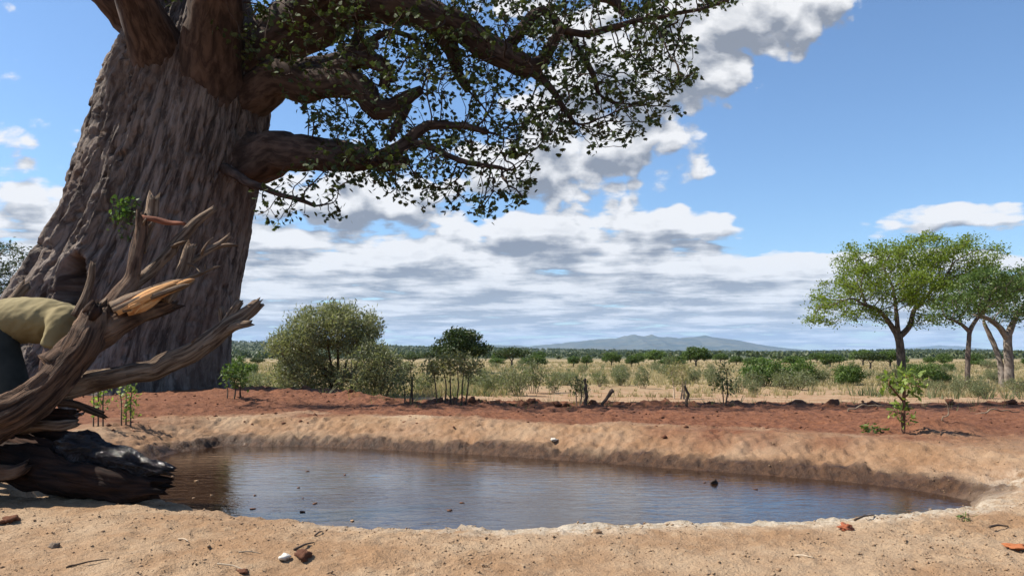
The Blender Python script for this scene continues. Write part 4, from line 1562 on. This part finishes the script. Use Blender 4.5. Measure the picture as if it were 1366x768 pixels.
def crumbs():
    rs = np.random.RandomState(31)
    oct_v = np.array([(1, 0, 0), (0, 1, 0), (-1, 0, 0), (0, -1, 0), (0, 0, 1), (0, 0, -1)], float)
    oct_f = np.array([(0, 1, 4), (1, 2, 4), (2, 3, 4), (3, 0, 4), (1, 0, 5), (2, 1, 5), (3, 2, 5), (0, 3, 5)])

    def scat(name, X, Y, size, mat, label):
        Z = ground(X, Y)
        n = len(X)
        a = rs.uniform(0, 6.28, n)
        V = oct_v[None] * rs.uniform(.55, 1.25, (n, 6, 1)) * size[:, None, None] * np.array([1, .8, .6])
        c, s = np.cos(a)[:, None], np.sin(a)[:, None]
        x = V[..., 0] * c - V[..., 1] * s
        y = V[..., 0] * s + V[..., 1] * c
        V = np.stack([x + X[:, None], y + Y[:, None], V[..., 2] + (Z + size * .18)[:, None]], -1).reshape(-1, 3)
        F = (oct_f[None] + (np.arange(n) * 6)[:, None, None]).reshape(-1, 3)
        put(name, mesh_from(name, V, None, F), mat, label=label, cat='soil crumbs', kind='stuff')
    n = 45000
    Y = 2.4 * (8.0 / 2.4) ** rs.uniform(0, 1, n)
    X = (rs.uniform(-60, 1430, n) - 683) / FPX * Y
    s = pond_sdf(X, Y)
    nn = fbm2(X, Y, 1.3, 3)
    keep = (s > 0.03) & (Y < 7.2) & (rs.uniform(0, 1, n) < np.clip(0.45 + 0.8 * nn, .05, 1))
    X, Y = X[keep], Y[keep]
    size = 0.0022 + 0.0095 * rs.uniform(0, 1, len(X)) ** 9 + .0022 * rs.uniform(0, 1, len(X))
    scat('sand_crumbs', X, Y, size, M_CLOD_S, 'small pale crumbs of earth strewn over the near bank')
    n = 11500
    X = rs.uniform(-9, 10, n)
    Y = rs.uniform(7.5, 20, n)
    s = pond_sdf(X, Y)
    nn = fbm2(X, Y, 0.8, 3)
    keep = (s > 0.5) & (Y < crest_y(X) + .8) & (rs.uniform(0, 1, n) < np.clip(0.4 + 0.9 * nn, .04, 1))
    X, Y = X[keep], Y[keep]
    size = 0.007 + 0.035 * rs.uniform(0, 1, len(X)) ** 5
    scat('red_crumbs', X, Y, size, M_CLOD_R, 'small red crumbs of earth strewn behind the water hole')


crumbs()


def clods():
    rs = np.random.RandomState(3)
    protos = [clod_mesh('earth_clod', 3.1 * k, 3, 0.85) for k in range(4)]
    cols = [318, 338, 361, 392, 410, 430, 462, 470, 497, 520, 566, 587, 630, 642, 661, 682, 700, 708, 742, 755, 790, 824, 836, 905, 1010, 1060, 1105, 1160, 1222, 1262, 1312, 1340]
    for i, px in enumerate(cols):
        x0 = (px - 683) / FPX
        Y = 13.0
        for _ in range(6):
            Y = float(crest_y(np.array([x0 * Y]))[0])
        Y += rs.uniform(-.15, .1)
        X = x0 * Y
        s = rs.choice([.035, .045, .06, .08, .10], p=[.3, .25, .2, .15, .10])
        o = put('earth_clod', protos[i % 4], M_CLOD_R, label='dark red clod of earth lying along the bank crest', cat='clod', group='clods along the bank crest',
                loc=(X, Y, gz(X, Y) + s * .15))
        o.scale = (s * rs.uniform(1, 1.6), s, s * rs.uniform(.8, 1.3))
        o.rotation_euler = (0, 0, rs.uniform(0, 6.28))
    # odd pieces on the near bank: name, label, cat, col, row, size, material, squash
    lst = [('white_stone', 'small upright white stone at the water edge by the black log', 'stone', 283, 678, .020, M_STONE_W, (.8, .8, 1.2)),
           ('white_stone', 'grey white stone lying beside the red clod on the near bank', 'stone', 380, 746, .019, M_STONE_W, (1.2, 1, .8)),
           ('red_clod', 'crumbly dark red clod with a twig on the near bank', 'clod', 405, 744, .030, M_CLOD_R, (1.3, 1, .7)),
           ('dark_stone', 'small dark pointed stone alone on the near bank', 'stone', 73, 730, .018, M_STONE_D, (1.2, .8, .9)),
           ('red_clod', 'rust red clod on the pale crust at the water edge', 'clod', 1128, 706, .032, mat_plain('rust_earth', (0.20, .06, .03), (.32, .10, .045), 20, .95, .5), (1.5, 1, .5)),
           ('orange_clod', 'flat orange clod on the right end of the near bank', 'clod', 1358, 733, .030, mat_plain('orange_earth', (0.22, .07, .028), (.32, .12, .05), 20, .95, .4), (1.5, 1, .45)),
           ('tan_stone', 'tan stone half sunk beside the pale crust below the water', 'stone', 797, 712, .017, M_CLOD_S, (1.4, 1, .7)),
           ('earth_lump', 'brown earth lump at the far left of the near bank', 'clod', 14, 695, .032, M_CLOD_R, (1.4, 1, .6)),
           ('red_clod', 'small red clod at the bottom of the near bank', 'clod', 325, 764, .015, M_CLOD_R, (1.4, 1, .7)),
           ('earth_lump', 'dark lump standing up from the water far from the shore', 'clod', 953, 645, .024, M_LUMP, (1.2, .8, .75)),
           ('white_stone', 'pale pebble on the far sandy bank above the water', 'stone', 739, 588, .03, M_STONE_W, (1.2, 1, .6))]
    for k, (nm, lab, cat, px, py, s, mt, sq) in enumerate(lst):
        if 'water far' in lab:
            p = onz(px, py, WATER_Z)
        else:
            p = onground(px, py)
        o = put(nm, clod_mesh(nm, 7.7 + k, 3, 0.8, sq), mt, label=lab, cat=cat, loc=(p[0], p[1], p[2] + s * .3))
        o.scale = (s, s, s)
        o.rotation_euler = (0, 0, k * 1.1)
    # floating leaves
    lm = mat_plain('floating_leaf', (0.06, 0.028, 0.015), (0.15, 0.06, 0.03), 30, .7)
    for k, (px, py) in enumerate([(420, 671), (404, 682), (404, 664), (398, 650), (460, 633), (410, 628), (340, 660), (337, 678), (600, 680), (616, 670), (1008, 652), (940, 643), (470, 694), (230, 635), (262, 641), (282, 660), (258, 664)]):
        p = onz(px, py, WATER_Z + .002)
        s = rs.uniform(.006, .017)
        n = 9
        th = np.linspace(0, 2 * np.pi, n, endpoint=False)
        rr = s * rs.uniform(.6, 1.2, n)
        top = np.stack([np.cos(th) * rr * 1.5, np.sin(th) * rr, rs.uniform(.001, .005, n)], 1)
        V = np.concatenate([top, top * [1, 1, 0], [[0, 0, .004]]])
        T = [(j, (j + 1) % n, 2 * n) for j in range(n)]
        Q = [(j + n, (j + 1) % n + n, (j + 1) % n, j) for j in range(n)]
        o = put('floating_leaf', mesh_from('floating_leaf', V, Q, T), lm if k < 12 else M_CLOD_S, loc=tuple(p),
                label='brown dead leaf floating on the pond' if k < 12 else 'whitish scrap floating on the dark reflection of the trunk', cat='leaf' if k < 12 else 'scrap',
                group='leaves floating on the pond' if k < 12 else 'pale scraps floating on the pond')
        o.rotation_euler = (0, 0, rs.uniform(0, 6))
    # twigs lying about on the near bank
    tm = [M_TWIG, M_TWIG_P]
    for k, (x0, y0, x1, y1, r, mt, lab) in enumerate([
        (392, 736, 419, 725, .005, 0, 'dark twig lying across the red clod'),
        (290, 753, 328, 763, .004, 1, 'pale straw at the bottom of the near bank'),
        (238, 722, 251, 723, .004, 1, 'short white straw on the middle of the near bank'),
        (318, 738, 348, 739, .003, 1, 'thin pale straw left of the white stone'),
        (88, 758, 145, 748, .004, 0, 'long thin dark twig on the left of the near bank'),
        (420, 715, 430, 710, .005, 0, 'short dark twig near the water edge'),
        (1140, 696, 1166, 688, .006, 0, 'brown twig on the crust of the near bank'),
        (1320, 706, 1345, 703, .006, 0, 'dark twig near the right tip of the pond'),
        (1060, 742, 1085, 745, .004, 1, 'pale straw on the right of the near bank'),
    ]):
        a, b = onground(x0, y0), onground(x1, y1)
        mid = (a + b) / 2 + [0.0, .01, 0.004]
        mb = MB()
        P, R = resample([a + [0, 0, r * .8], mid + [0, 0, r], b + [0, 0, r * .9]], [r, r * .9, r * .5], .012)
        for q in range(len(P)):
            P[q, 2] = max(P[q, 2], gz(P[q, 0], P[q, 1]) + r * .5)
        o0 = P[0].copy()
        tube(mb, P - o0, R, 6, True, .15, k)
        put('dry_twig', mb.mesh('dry_twig'), tm[mt], label=lab, cat='twig', loc=tuple(o0))
    # sticks standing or leaning on the crest
    for (pts, rr, lab) in [([(782, 541), (782, 522), (780, 505)], [2.4, 2.1, 1.6], 'dark upright stick on the bank crest'),
                           ([(803, 540), (812, 528), (817, 521)], [2.0, 2.2, 3.0], 'leaning dark stick with a knobbed end on the bank crest'),
                           ([(916, 541), (918, 527), (914, 515)], [2, 1.8, 1.2], 'short dark stump stick before the dry shrub'),
                           ([(1130, 548), (1150, 540), (1180, 541)], [2, 2, 1.4], 'pale dry branch lying along the bank behind the weed'),
                           ([(1255, 560), (1270, 548), (1262, 538)], [1.6, 1.4, .8], 'thin pale branch on the red soil right of the sapling'),
                           ([(1300, 552), (1330, 546), (1360, 549)], [1.8, 1.5, 1.0], 'long pale branch lying on the red soil')]:
        c = onground(*pts[0])
        Y = c[1]
        mb = MB()
        P, R = resample([at(a, b_, Y) - c for a, b_ in pts], [q * Y / FPX for q in rr], .03)
        P[0, 2] -= .04
        kk = np.arange(len(P)) * .45 + Y * 7
        P[1:] += (np.stack([perlin2(kk, kk * 0 + .5), perlin2(kk, kk * 0 + 3.5), perlin2(kk, kk * 0 + 8.5)], 1) * .025)[1:]
        tube(mb, P, R * (.6 if 'pale' in lab else 1.0), 8, True, .2, Y)
        put('dead_stick', mb.mesh('dead_stick'), M_DRIFT if 'pale' in lab else M_TWIG, label=lab, cat='stick', loc=tuple(c))


clods()


# ------------------------------------------------------------------ fallen dead tree and the log pile
M_DEAD = mat_bark('weathered_dead_bark', (0.022, 0.012, 0.008), (0.150, 0.090, 0.058), (14, 1.4), 1.0, 0.04, tint=(0.19, 0.13, 0.09))
M_DEADP = mat_bark('pale_dead_bark', (0.065, 0.040, 0.026), (0.27, 0.195, 0.135), (16, 1.6), 1.0, 0.03)
M_SPLIT = mat_bark('fresh_split_wood', (0.30, 0.105, 0.030), (0.56, 0.34, 0.15), (26, 1.0), 0.8, 0.010)
M_LOG = mat_bark('dark_rotten_bark', (0.007, 0.004, 0.0035), (0.034, 0.018, 0.012), (14, 1.6), 0.9, 0.02)
M_LOGR = mat_bark('reddish_rotten_bark', (0.014, 0.006, 0.004), (0.065, 0.030, 0.018), (14, 1.6), 0.9, 0.02)
M_BLACK = mat_bark('wet_black_wood', (0.005, 0.004, 0.005), (0.018, 0.015, 0.017), (9, 5.0), 1.0, 0.06, rough=0.13, spec=0.45)


def px_tube(pts, step, n, rough, seed, ridge=3.0, along=3.0, ragged=0.5, org=None, capin=0.4, wob=0.0):
    """pts: column, row, depth, radius in pixels"""
    P = np.array([at(a, b, y) for a, b, y, _ in pts])
    R = np.array([r * y / FPX for _, _, y, r in pts])
    if org is not None:
        P = P - org
    P, R = resample(P, R, step)
    if wob:
        k = np.arange(len(P)) * step * 6 + seed
        P = P + wob * np.stack([perlin2(k, k * 0 + .5), perlin2(k, k * 0 + 3.5), perlin2(k, k * 0 + 8.5)], 1) * np.minimum(1, np.arange(len(P)) / 5.)[:, None]
    mb = MB()
    tube(mb, P, R, n, True, rough, seed, ridge, along, ragged, capin)
    return mb


def dead_tree():
    c = at(-130, 650, 4.55)
    c[2] = gz(c[0], c[1])
    root = thing('fallen_dead_tree', 'fallen dead tree with broken forked limbs and splintered orange wood before the baobab', 'dead tree', c)
    L = [
        ('main_limb', [(-170, 680, 4.5, 36), (-90, 612, 4.5, 34), (-20, 566, 4.55, 31), (20, 547, 4.6, 27), (50, 527, 4.66, 24), (82, 498, 4.74, 22), (108, 464, 4.8, 21), (121, 433, 4.85, 19), (128, 410, 4.87, 14)], M_DEAD, 44, .2),
        ('limb', [(70, 492, 4.75, 24), (120, 452, 4.9, 22), (165, 428, 5.0, 17), (205, 414, 5.1, 12), (232, 405, 5.15, 8)], M_DEAD, 30, .18),
        ('limb', [(20, 545, 4.72, 16), (70, 524, 4.85, 15), (110, 512, 4.95, 15), (160, 502, 5.0, 14.5), (205, 494, 5.1, 14), (245, 476, 5.15, 14), (280, 452, 5.2, 13), (305, 434, 5.25, 11), (325, 420, 5.3, 9), (347, 403, 5.35, 6.5)], M_DEADP, 26, .17),
        ('branch', [(296, 440, 5.25, 7), (308, 420, 5.28, 6.5), (319, 404, 5.3, 5.5)], M_DEADP, 16, .16),
        ('branch', [(290, 446, 5.25, 7), (315, 436, 5.2, 5.5), (336, 430, 5.2, 4)], M_DEADP, 14, .18),
        ('branch', [(298, 436, 5.3, 5), (296, 422, 5.3, 4.5), (295, 411, 5.3, 4.3)], M_DEADP, 12, .12),
        ('branch', [(128, 428, 4.95, 15), (150, 408, 5.0, 12), (175, 372, 5.1, 10), (184, 335, 5.15, 9), (190, 305, 5.2, 8.5), (191, 288, 5.2, 8)], M_DEAD, 20, .18),
        ('branch', [(190, 290, 5.18, 3.5), (215, 294, 5.15, 3.6), (246, 300, 5.1, 2.0)], mat_bark('red_broken_bark', (.10, .035, .02), (.24, .10, .06), (16, 2)), 12, .2),
        ('branch', [(186, 335, 5.3, 9), (196, 305, 5.35, 9), (205, 280, 5.4, 8.5), (207, 262, 5.4, 8)], M_DEADP, 18, .14),
        ('branch', [(142, 414, 4.98, 12), (175, 382, 5.15, 9), (212, 350, 5.3, 8), (240, 320, 5.4, 7.5), (262, 295, 5.45, 6.5), (286, 278, 5.5, 4.5)], M_DEADP, 18, .17),
        ('branch', [(228, 330, 5.35, 3), (240, 324, 5.3, 2.2), (250, 321, 5.28, 1.2)], M_DEADP, 10, .1),
        ('branch', [(220, 404, 5.1, 8), (236, 380, 5.2, 8), (246, 350, 5.25, 8), (257, 327, 5.3, 7)], M_DEADP, 18, .14),
        ('branch', [(244, 358, 5.3, 4), (268, 341, 5.4, 4.2), (290, 328, 5.5, 4.2), (308, 314, 5.55, 2.8)], M_DEADP, 14, .14),
        ('branch', [(285, 331, 5.5, 3), (302, 327, 5.5, 2.6), (318, 326, 5.5, 1.4)], M_DEADP, 10, .12),
        ('branch', [(240, 376, 5.2, 3.6), (262, 366, 5.25, 2.8), (278, 358, 5.3, 2.2), (293, 355, 5.3, 1.2)], M_DEADP, 10, .1),
        ('branch', [(274, 360, 5.3, 1.6), (274, 352, 5.3, .9)], M_DEADP, 8, .05),
        ('branch', [(100, 422, 5.02, 6), (112, 398, 5.05, 5.5), (120, 370, 5.08, 4.6), (124, 352, 5.1, 3.6)], M_DEADP, 12, .12),
        ('branch', [(-30, 455, 5.6, 7), (8, 408, 5.65, 7), (34, 380, 5.7, 7)], M_DEADP, 14, .12),
        ('branch', [(60, 535, 4.75, 5), (100, 538, 4.9, 5), (138, 552, 5.0, 4.5)], M_DEAD, 12, .16),
        ('stump', [(124, 420, 4.84, 11), (128, 412, 4.82, 10), (131, 404, 4.81, 6)], M_LOG, 16, .3),
    ]
    for k, (nm, pts, mt, n, rg) in enumerate(L):
        mb = px_tube(pts, 0.024 if n >= 26 else 0.03, n, rg, 2.3 * k + 1, 3.2, 3.4, 0.9, c, 0.35, 0.012)
        put(nm, mb.mesh(nm), mt, root)
    rt = np.random.RandomState(19)
    hosts = [L[i] for i in (2, 2, 6, 9, 9, 11, 12, 1, 0, 2, 9, 6, 3, 8)]
    for k, hst in enumerate(hosts):
        pts = hst[1]
        j = rt.randint(1, len(pts) - 1)
        x, y, dpt, _r = pts[j]
        a_ = math.radians(rt.uniform(-80, 30) if k % 4 else rt.uniform(100, 160))
        ln = rt.uniform(14, 34)
        q_ = [(x, y, dpt, 2.4)]
        for m_ in (1, 2, 3):
            a_ += rt.uniform(-.35, .35)
            x += math.cos(a_) * ln / 3
            y += math.sin(a_) * ln / 3
            q_.append((x, y, dpt + rt.uniform(-.1, .1), 2.2 - .5 * m_))
        mb = px_tube(q_, .02, 8, .15, k * 2.7, 2, 3, .8, c)
        put('twig', mb.mesh('twig'), M_DEADP, root)
    # torn wood: long shards along the broken upper limb
    rs = np.random.RandomState(8)
    for k in range(13):
        f = k / 12.
        x0, y0 = 138 + 40 * rs.uniform(0, 1), 418 - 8 * rs.uniform(0, 1)
        x1, y1 = 200 + 58 * f + rs.uniform(-6, 4), 398 - 26 * f + rs.uniform(-7, 7)
        w = rs.uniform(3.0, 6.5)
        dd = rs.uniform(-.06, .03)
        pts = [(x0, y0, 4.93 + dd, w * .8), ((x0 + x1) / 2, (y0 + y1) / 2 - rs.uniform(-3, 6), 4.98 + dd, w), (x1 - 8, y1 + 1, 5.05 + dd, w * .6), (x1, y1, 5.07 + dd, .7)]
        mb = px_tube(pts, .03, 7, .35, k * 4.1, 2, 3, .5, c)
        put('splinter', mb.mesh('splinter', smooth=False), M_SPLIT if k % 3 != 2 else M_DEADP, root)
    mb = px_tube([(150, 412, 4.96, 10), (190, 394, 5.02, 9), (225, 383, 5.08, 8), (252, 376, 5.1, 5), (259, 373, 5.12, 2)], .025, 18, .3, 71, 2.4, 3, .8, c)
    put('broken_limb', mb.mesh('broken_limb'), M_DEADP, root)

    logs = [
        ('black_log', 'wet shiny black log with a ragged snout end reaching over the pond', [(84, 612, 4.74, 14), (104, 600, 4.70, 19), (122, 599, 4.66, 19), (140, 608, 4.62, 15), (160, 612, 4.60, 15), (185, 620, 4.58, 12), (208, 627, 4.56, 9), (224, 629, 4.55, 7)], M_BLACK, .50, 40),
        ('dark_log', 'thick dark rotten log lying lowest on the bank at the water edge', [(-60, 600, 4.75, 25), (0, 614, 4.7, 26), (60, 630, 4.66, 25), (120, 640, 4.62, 24), (170, 648, 4.6, 21), (212, 650, 4.58, 15)], M_LOG, .24, 34),
        ('dark_log', 'reddish rotten log wedged between the black log and the lowest log', [(20, 588, 4.8, 16), (80, 610, 4.72, 17), (130, 628, 4.66, 16), (186, 640, 4.62, 12), (204, 642, 4.61, 8)], M_LOGR, .22, 26),
        ('dark_log', 'dark log lying on top of the pile under the person', [(-40, 570, 5.0, 18), (20, 580, 4.95, 19), (70, 585, 4.9, 17), (108, 588, 4.88, 12)], M_LOG, .22, 26),
        ('flat_slab', 'pale edged flat slab of wood on the pile below the dead limb', [(-10, 575, 4.78, 7), (40, 569, 4.76, 8), (84, 566, 4.74, 7), (104, 562, 4.74, 4)], M_DEADP, .2, 18),
        ('flat_slab', 'dark slab of bark under the pale edged slab', [(0, 562, 4.85, 9), (50, 556, 4.86, 10), (96, 552, 4.88, 7)], M_LOGR, .2, 18),
        ('root_stub', 'gnarled pale root at the left end of the log pile', [(-40, 622, 4.55, 10), (-5, 630, 4.52, 11), (22, 627, 4.52, 9), (38, 618, 4.55, 6)], M_DEAD, .3, 20),
        ('dark_log', 'short black log end sticking into the water under the others', [(140, 640, 4.85, 18), (175, 640, 4.85, 19), (208, 638, 4.84, 15)], M_LOG, .26, 24),
    ]
    cb = [n_ for n_ in M_BLACK.node_tree.nodes if n_.type == 'BSDF_PRINCIPLED'][0]
    cb.inputs['Coat Weight'].default_value = 0.0
    cb.inputs['Coat Roughness'].default_value = 0.12
    cb.inputs['Coat IOR'].default_value = 1.5
    for k, (nm, lab, pts, mt, rg, n) in enumerate(logs):
        org = at(*pts[len(pts) // 2][:3])
        mb = px_tube(pts, .02, n, rg, 11.3 * k + 4, 2.6, 4.5, 1.2, org, .4, .012)
        put(nm, mb.mesh(nm), mt, label=lab, cat='log' if 'log' in nm else ('slab' if 'slab' in nm else 'root'), loc=tuple(org),
            group='logs in the dead wood pile')


dead_tree()


# ------------------------------------------------------------------ the person bending over the wood
def loft(mb, pts, n=20, up=(0, 1, 0)):
    """pts: (position, half width across, half depth); closed, elliptical cross-sections"""
    P = np.array([p for p, _, _ in pts], float)
    a = np.array([w for _, w, _ in pts], float)
    b = np.array([d for _, _, d in pts], float)
    T = np.gradient(P, axis=0)
    T = unit(T)
    up = np.array(up, float)
    A = unit(up[None] - T * (T @ up)[:, None])     # "across" axis
    B = np.cross(T, A)
    th = np.linspace(0, 2 * np.pi, n, endpoint=False)
    V = P[:, None] + A[:, None] * (np.cos(th)[None, :, None] * a[:, None, None]) + B[:, None] * (np.sin(th)[None, :, None] * b[:, None, None])
    m = len(P)
    V = V.reshape(-1, 3)
    Q = []
    for i in range(m - 1):
        for j in range(n):
            Q.append((i * n + j, i * n + (j + 1) % n, (i + 1) * n + (j + 1) % n, (i + 1) * n + j))
    k = len(V)
    e0, e1 = P[0] - T[0] * min(a[0], b[0]) * .35, P[-1] + T[-1] * min(a[-1], b[-1]) * .35
    V = np.concatenate([V, [e0, e1]])
    Tt = [((j + 1) % n, j, k) for j in range(n)] + [((m - 1) * n + j, (m - 1) * n + (j + 1) % n, k + 1) for j in range(n)]
    mb.addq(V, Q, Tt)


def smooth_pts(pts, k=4):
    P = np.array([p for p, _, _ in pts], float)
    a = np.array([w for _, w, _ in pts])
    b = np.array([d for _, _, d in pts])
    t = np.arange(len(P))
    tt = np.linspace(0, len(P) - 1, (len(P) - 1) * k + 1)
    Q = np.stack([np.interp(tt, t, P[:, i]) for i in range(3)], 1)
    A, B = np.interp(tt, t, a), np.interp(tt, t, b)
    for _ in range(2):
        Q[1:-1] = (Q[:-2] + 2 * Q[1:-1] + Q[2:]) / 4
        A[1:-1] = (A[:-2] + 2 * A[1:-1] + A[2:]) / 4
        B[1:-1] = (B[:-2] + 2 * B[1:-1] + B[2:]) / 4
    return [(Q[i], A[i], B[i]) for i in range(len(Q))]


def fuse(mb, name, voxel, sm=6):
    me = mb.mesh(name)
    o = bpy.data.objects.new(name, me)
    col.objects.link(o)
    r = o.modifiers.new('r', 'REMESH')
    r.mode = 'VOXEL'
    r.voxel_size = voxel
    s = o.modifiers.new('s', 'SMOOTH')
    s.iterations = sm
    s.factor = 0.5
    dg = bpy.context.evaluated_depsgraph_get()
    m2 = bpy.data.meshes.new_from_object(o.evaluated_get(dg))
    bpy.data.objects.remove(o)
    bpy.data.meshes.remove(me)
    m2.name = name
    m2.polygons.foreach_set('use_smooth', np.ones(len(m2.polygons), bool))
    return m2


def person():
    Y = 5.25
    k = Y / FPX
    foot = at(-14, 645, Y)
    foot[2] = gz(foot[0], Y)
    root = thing('person', 'person in a khaki t-shirt and dark trousers bending over behind the fallen dead tree', 'person', foot)

    def q(px, py, dy=0.0):
        return at(px, py, Y + dy) - foot
    hip = q(-22, 436)
    mid = q(20, 428)
    chest = q(62, 428)
    sho = q(88, 426)
    neck = q(108, 428)
    head = q(132, 441)
    zf = 0.0
    body = MB()
    loft(body, smooth_pts([(q(-38, 446), .15, .11), (hip, .17, .135), (mid, .155, .125), (chest, .17, .125), (sho, .15, .10), (q(100, 426), .075, .06), (neck, .055, .055), (q(118, 432), .052, .055)]), 24)
    # head
    loft(body, smooth_pts([(q(112, 430), .045, .05), (q(118, 433), .066, .085), (q(127, 438), .076, .098), (q(137, 443), .076, .10), (q(145, 449), .062, .085), (q(151, 453), .035, .05)], 3), 20)
    # nose, ears
    loft(body, [(q(126, 456), .018, .02), (q(129, 461), .012, .014)], 10)
    for s in (-1, 1):
        loft(body, [(q(128, 440, s * .072), .012, .03), (q(128, 440, s * .092), .008, .026)], 10)
    # arms: near side -1 (towards the camera), far side +1
    for s in (-1, 1):
        dx = 0 if s < 0 else 12
        S = q(84 + dx, 428, s * .17)
        E = q(60 + dx, 492, s * .21)
        W = q(80 + dx, 536, s * .13)
        loft(body, smooth_pts([(q(84 + dx, 426, s * .12), .07, .07), (S, .062, .066), ((S + E) / 2, .050, .052), (E, .041, .043), (E * .6 + W * .4, .042, .044), (E * .2 + W * .8, .031, .034), (W, .025, .031)], 4), 16)
        # hand: palm and five fingers curling round the wood
        d = unit(W - E)
        across = np.array([0, 1.0, 0])
        nrm = unit(np.cross(d, across))
        loft(body, [(W, .026, .022), (W + d * .045, .040, .019), (W + d * .085, .042, .016)], 14, across)
        for f, (off, ln) in enumerate([(-.031, .068), (-.010, .078), (.011, .074), (.031, .058)]):
            b0 = W + d * .078 + across * off
            b1 = b0 + d * ln * .45 + nrm * .008
            b2 = b1 + d * ln * .25 + nrm * .022
            b3 = b2 + d * ln * .08 + nrm * .026
            loft(body, [(b0, .0092, .0092), (b1, .0088, .0088), (b2, .008, .008), (b3, .0065, .0065)], 8, across)
        t0 = W + d * .02 - across * s * .030
        t1 = t0 + d * .035 - across * s * .022 + nrm * .01
        t2 = t1 + d * .03 - across * s * .004 + nrm * .016
        loft(body, [(t0, .014, .013), (t1, .0115, .011), (t2, .008, .008)], 8)
    # legs
    for s in (-1, 1):
        H = q(-12, 446, s * .09)
        K = q(20 if s < 0 else 14, 540, s * .12)
        K[2] = 0.50
        A = np.array([q(-8 if s < 0 else -18, 600)[0], s * .13, .085])
        loft(body, smooth_pts([(H + [0, 0, .04], .09, .10), (H * .7 + K * .3, .085, .092), (K, .058, .064), (K * .6 + A * .4, .056, .062), (A, .038, .042)], 4), 16)
        loft(body, smooth_pts([(A + [-.05, 0, -.045], .034, .034), (A + [.03, 0, -.045], .042, .042), (A + [.12, 0, -.060], .045, .026), (A + [.19, 0, -.068], .030, .016)], 3), 14)
    skin = mat_plain('dark_skin', (0.055, 0.028, 0.018), (0.085, 0.045, 0.03), 14, .5, 0, .4)
    bo = put('body', fuse(body, 'body', .0065, 3), skin, root)
    # t-shirt
    sh = MB()
    loft(sh, smooth_pts([(q(-30, 440), .185, .15), (q(-12, 436), .19, .155), (mid, .185, .155), (q(45, 428), .195, .155), (chest, .20, .150), (sho, .172, .122), (q(98, 424), .105, .080), (q(105, 425), .075, .066)]), 28)
    for s in (-1, 1):
        dx = 0 if s < 0 else 12
        S = q(84 + dx, 428, s * .17)
        E = q(60 + dx, 492, s * .21)
        loft(sh, smooth_pts([(q(82 + dx, 426, s * .10), .10, .10), (S, .094, .096), (S * .6 + E * .4, .086, .088), (S * .42 + E * .58, .082, .084)], 4), 18)
    me = fuse(sh, 'shirt', .011, 7)
    V = np.array([v.co[:] for v in me.vertices])
    N = np.array([v.normal[:] for v in me.vertices])
    f = np.abs(fbm3(V[:, 0] * 5 + V[:, 2] * 4, V[:, 1] * 3, V[:, 2] * 7 - V[:, 0] * 5, 3)) * -0.016 + 0.008 * fbm3(V[:, 0] * 2.5, V[:, 1] * 3, V[:, 2] * 3, 2)
    V = V + N * f[:, None]
    me.vertices.foreach_set('co', V.astype(np.float32).ravel())
    me.update()
    put('shirt', me, mat_plain('khaki_cloth', (0.215, 0.170, 0.080), (0.265, 0.215, 0.108), 5, .9, .1), bo)
    tr = MB()
    loft(tr, smooth_pts([(q(-46, 452), .15, .12), (hip, .185, .150), (q(-4, 432), .175, .14)], 4), 22)
    for s in (-1, 1):
        H = q(-12, 446, s * .09)
        K = q(20 if s < 0 else 14, 540, s * .12)
        K[2] = .50
        A = np.array([q(-8 if s < 0 else -18, 600)[0], s * .13, .085])
        loft(tr, smooth_pts([(H + [0, 0, .03], .125, .140), (H * .7 + K * .3, .122, .132), (K, .095, .105), (K * .6 + A * .4, .080, .086), (A + [0, 0, .03], .070, .076)], 4), 18)
    put('trousers', fuse(tr, 'trousers', .012, 6), mat_plain('dark_cloth', (0.018, 0.022, 0.020), (0.035, 0.04, 0.036), 6, .9, .2), bo)
    for s in (-1, 1):
        bt = MB()
        A = np.array([q(-8 if s < 0 else -18, 600)[0], s * .13, .085])
        loft(bt, smooth_pts([(A + [-.065, 0, -.04], .040, .044), (A + [.0, 0, -.025], .050, .060), (A + [.10, 0, -.050], .052, .038), (A + [.20, 0, -.060], .038, .026)], 4), 16)
        put('shoe', fuse(bt, 'shoe', .009, 3), mat_plain('shoe_leather', (0.03, .02, .015), (.05, .035, .025), 20, .6), bo)
    hr = MB()
    loft(hr, smooth_pts([(q(113, 426), .045, .05), (q(119, 429), .072, .080), (q(128, 434), .081, .090), (q(139, 440), .081, .088), (q(147, 446), .060, .070)], 3), 20)
    put('hair', fuse(hr, 'hair', .008, 2), mat_plain('black_hair', (.008, .007, .006), (.015, .012, .01), 80, .8, .8), bo)


person()
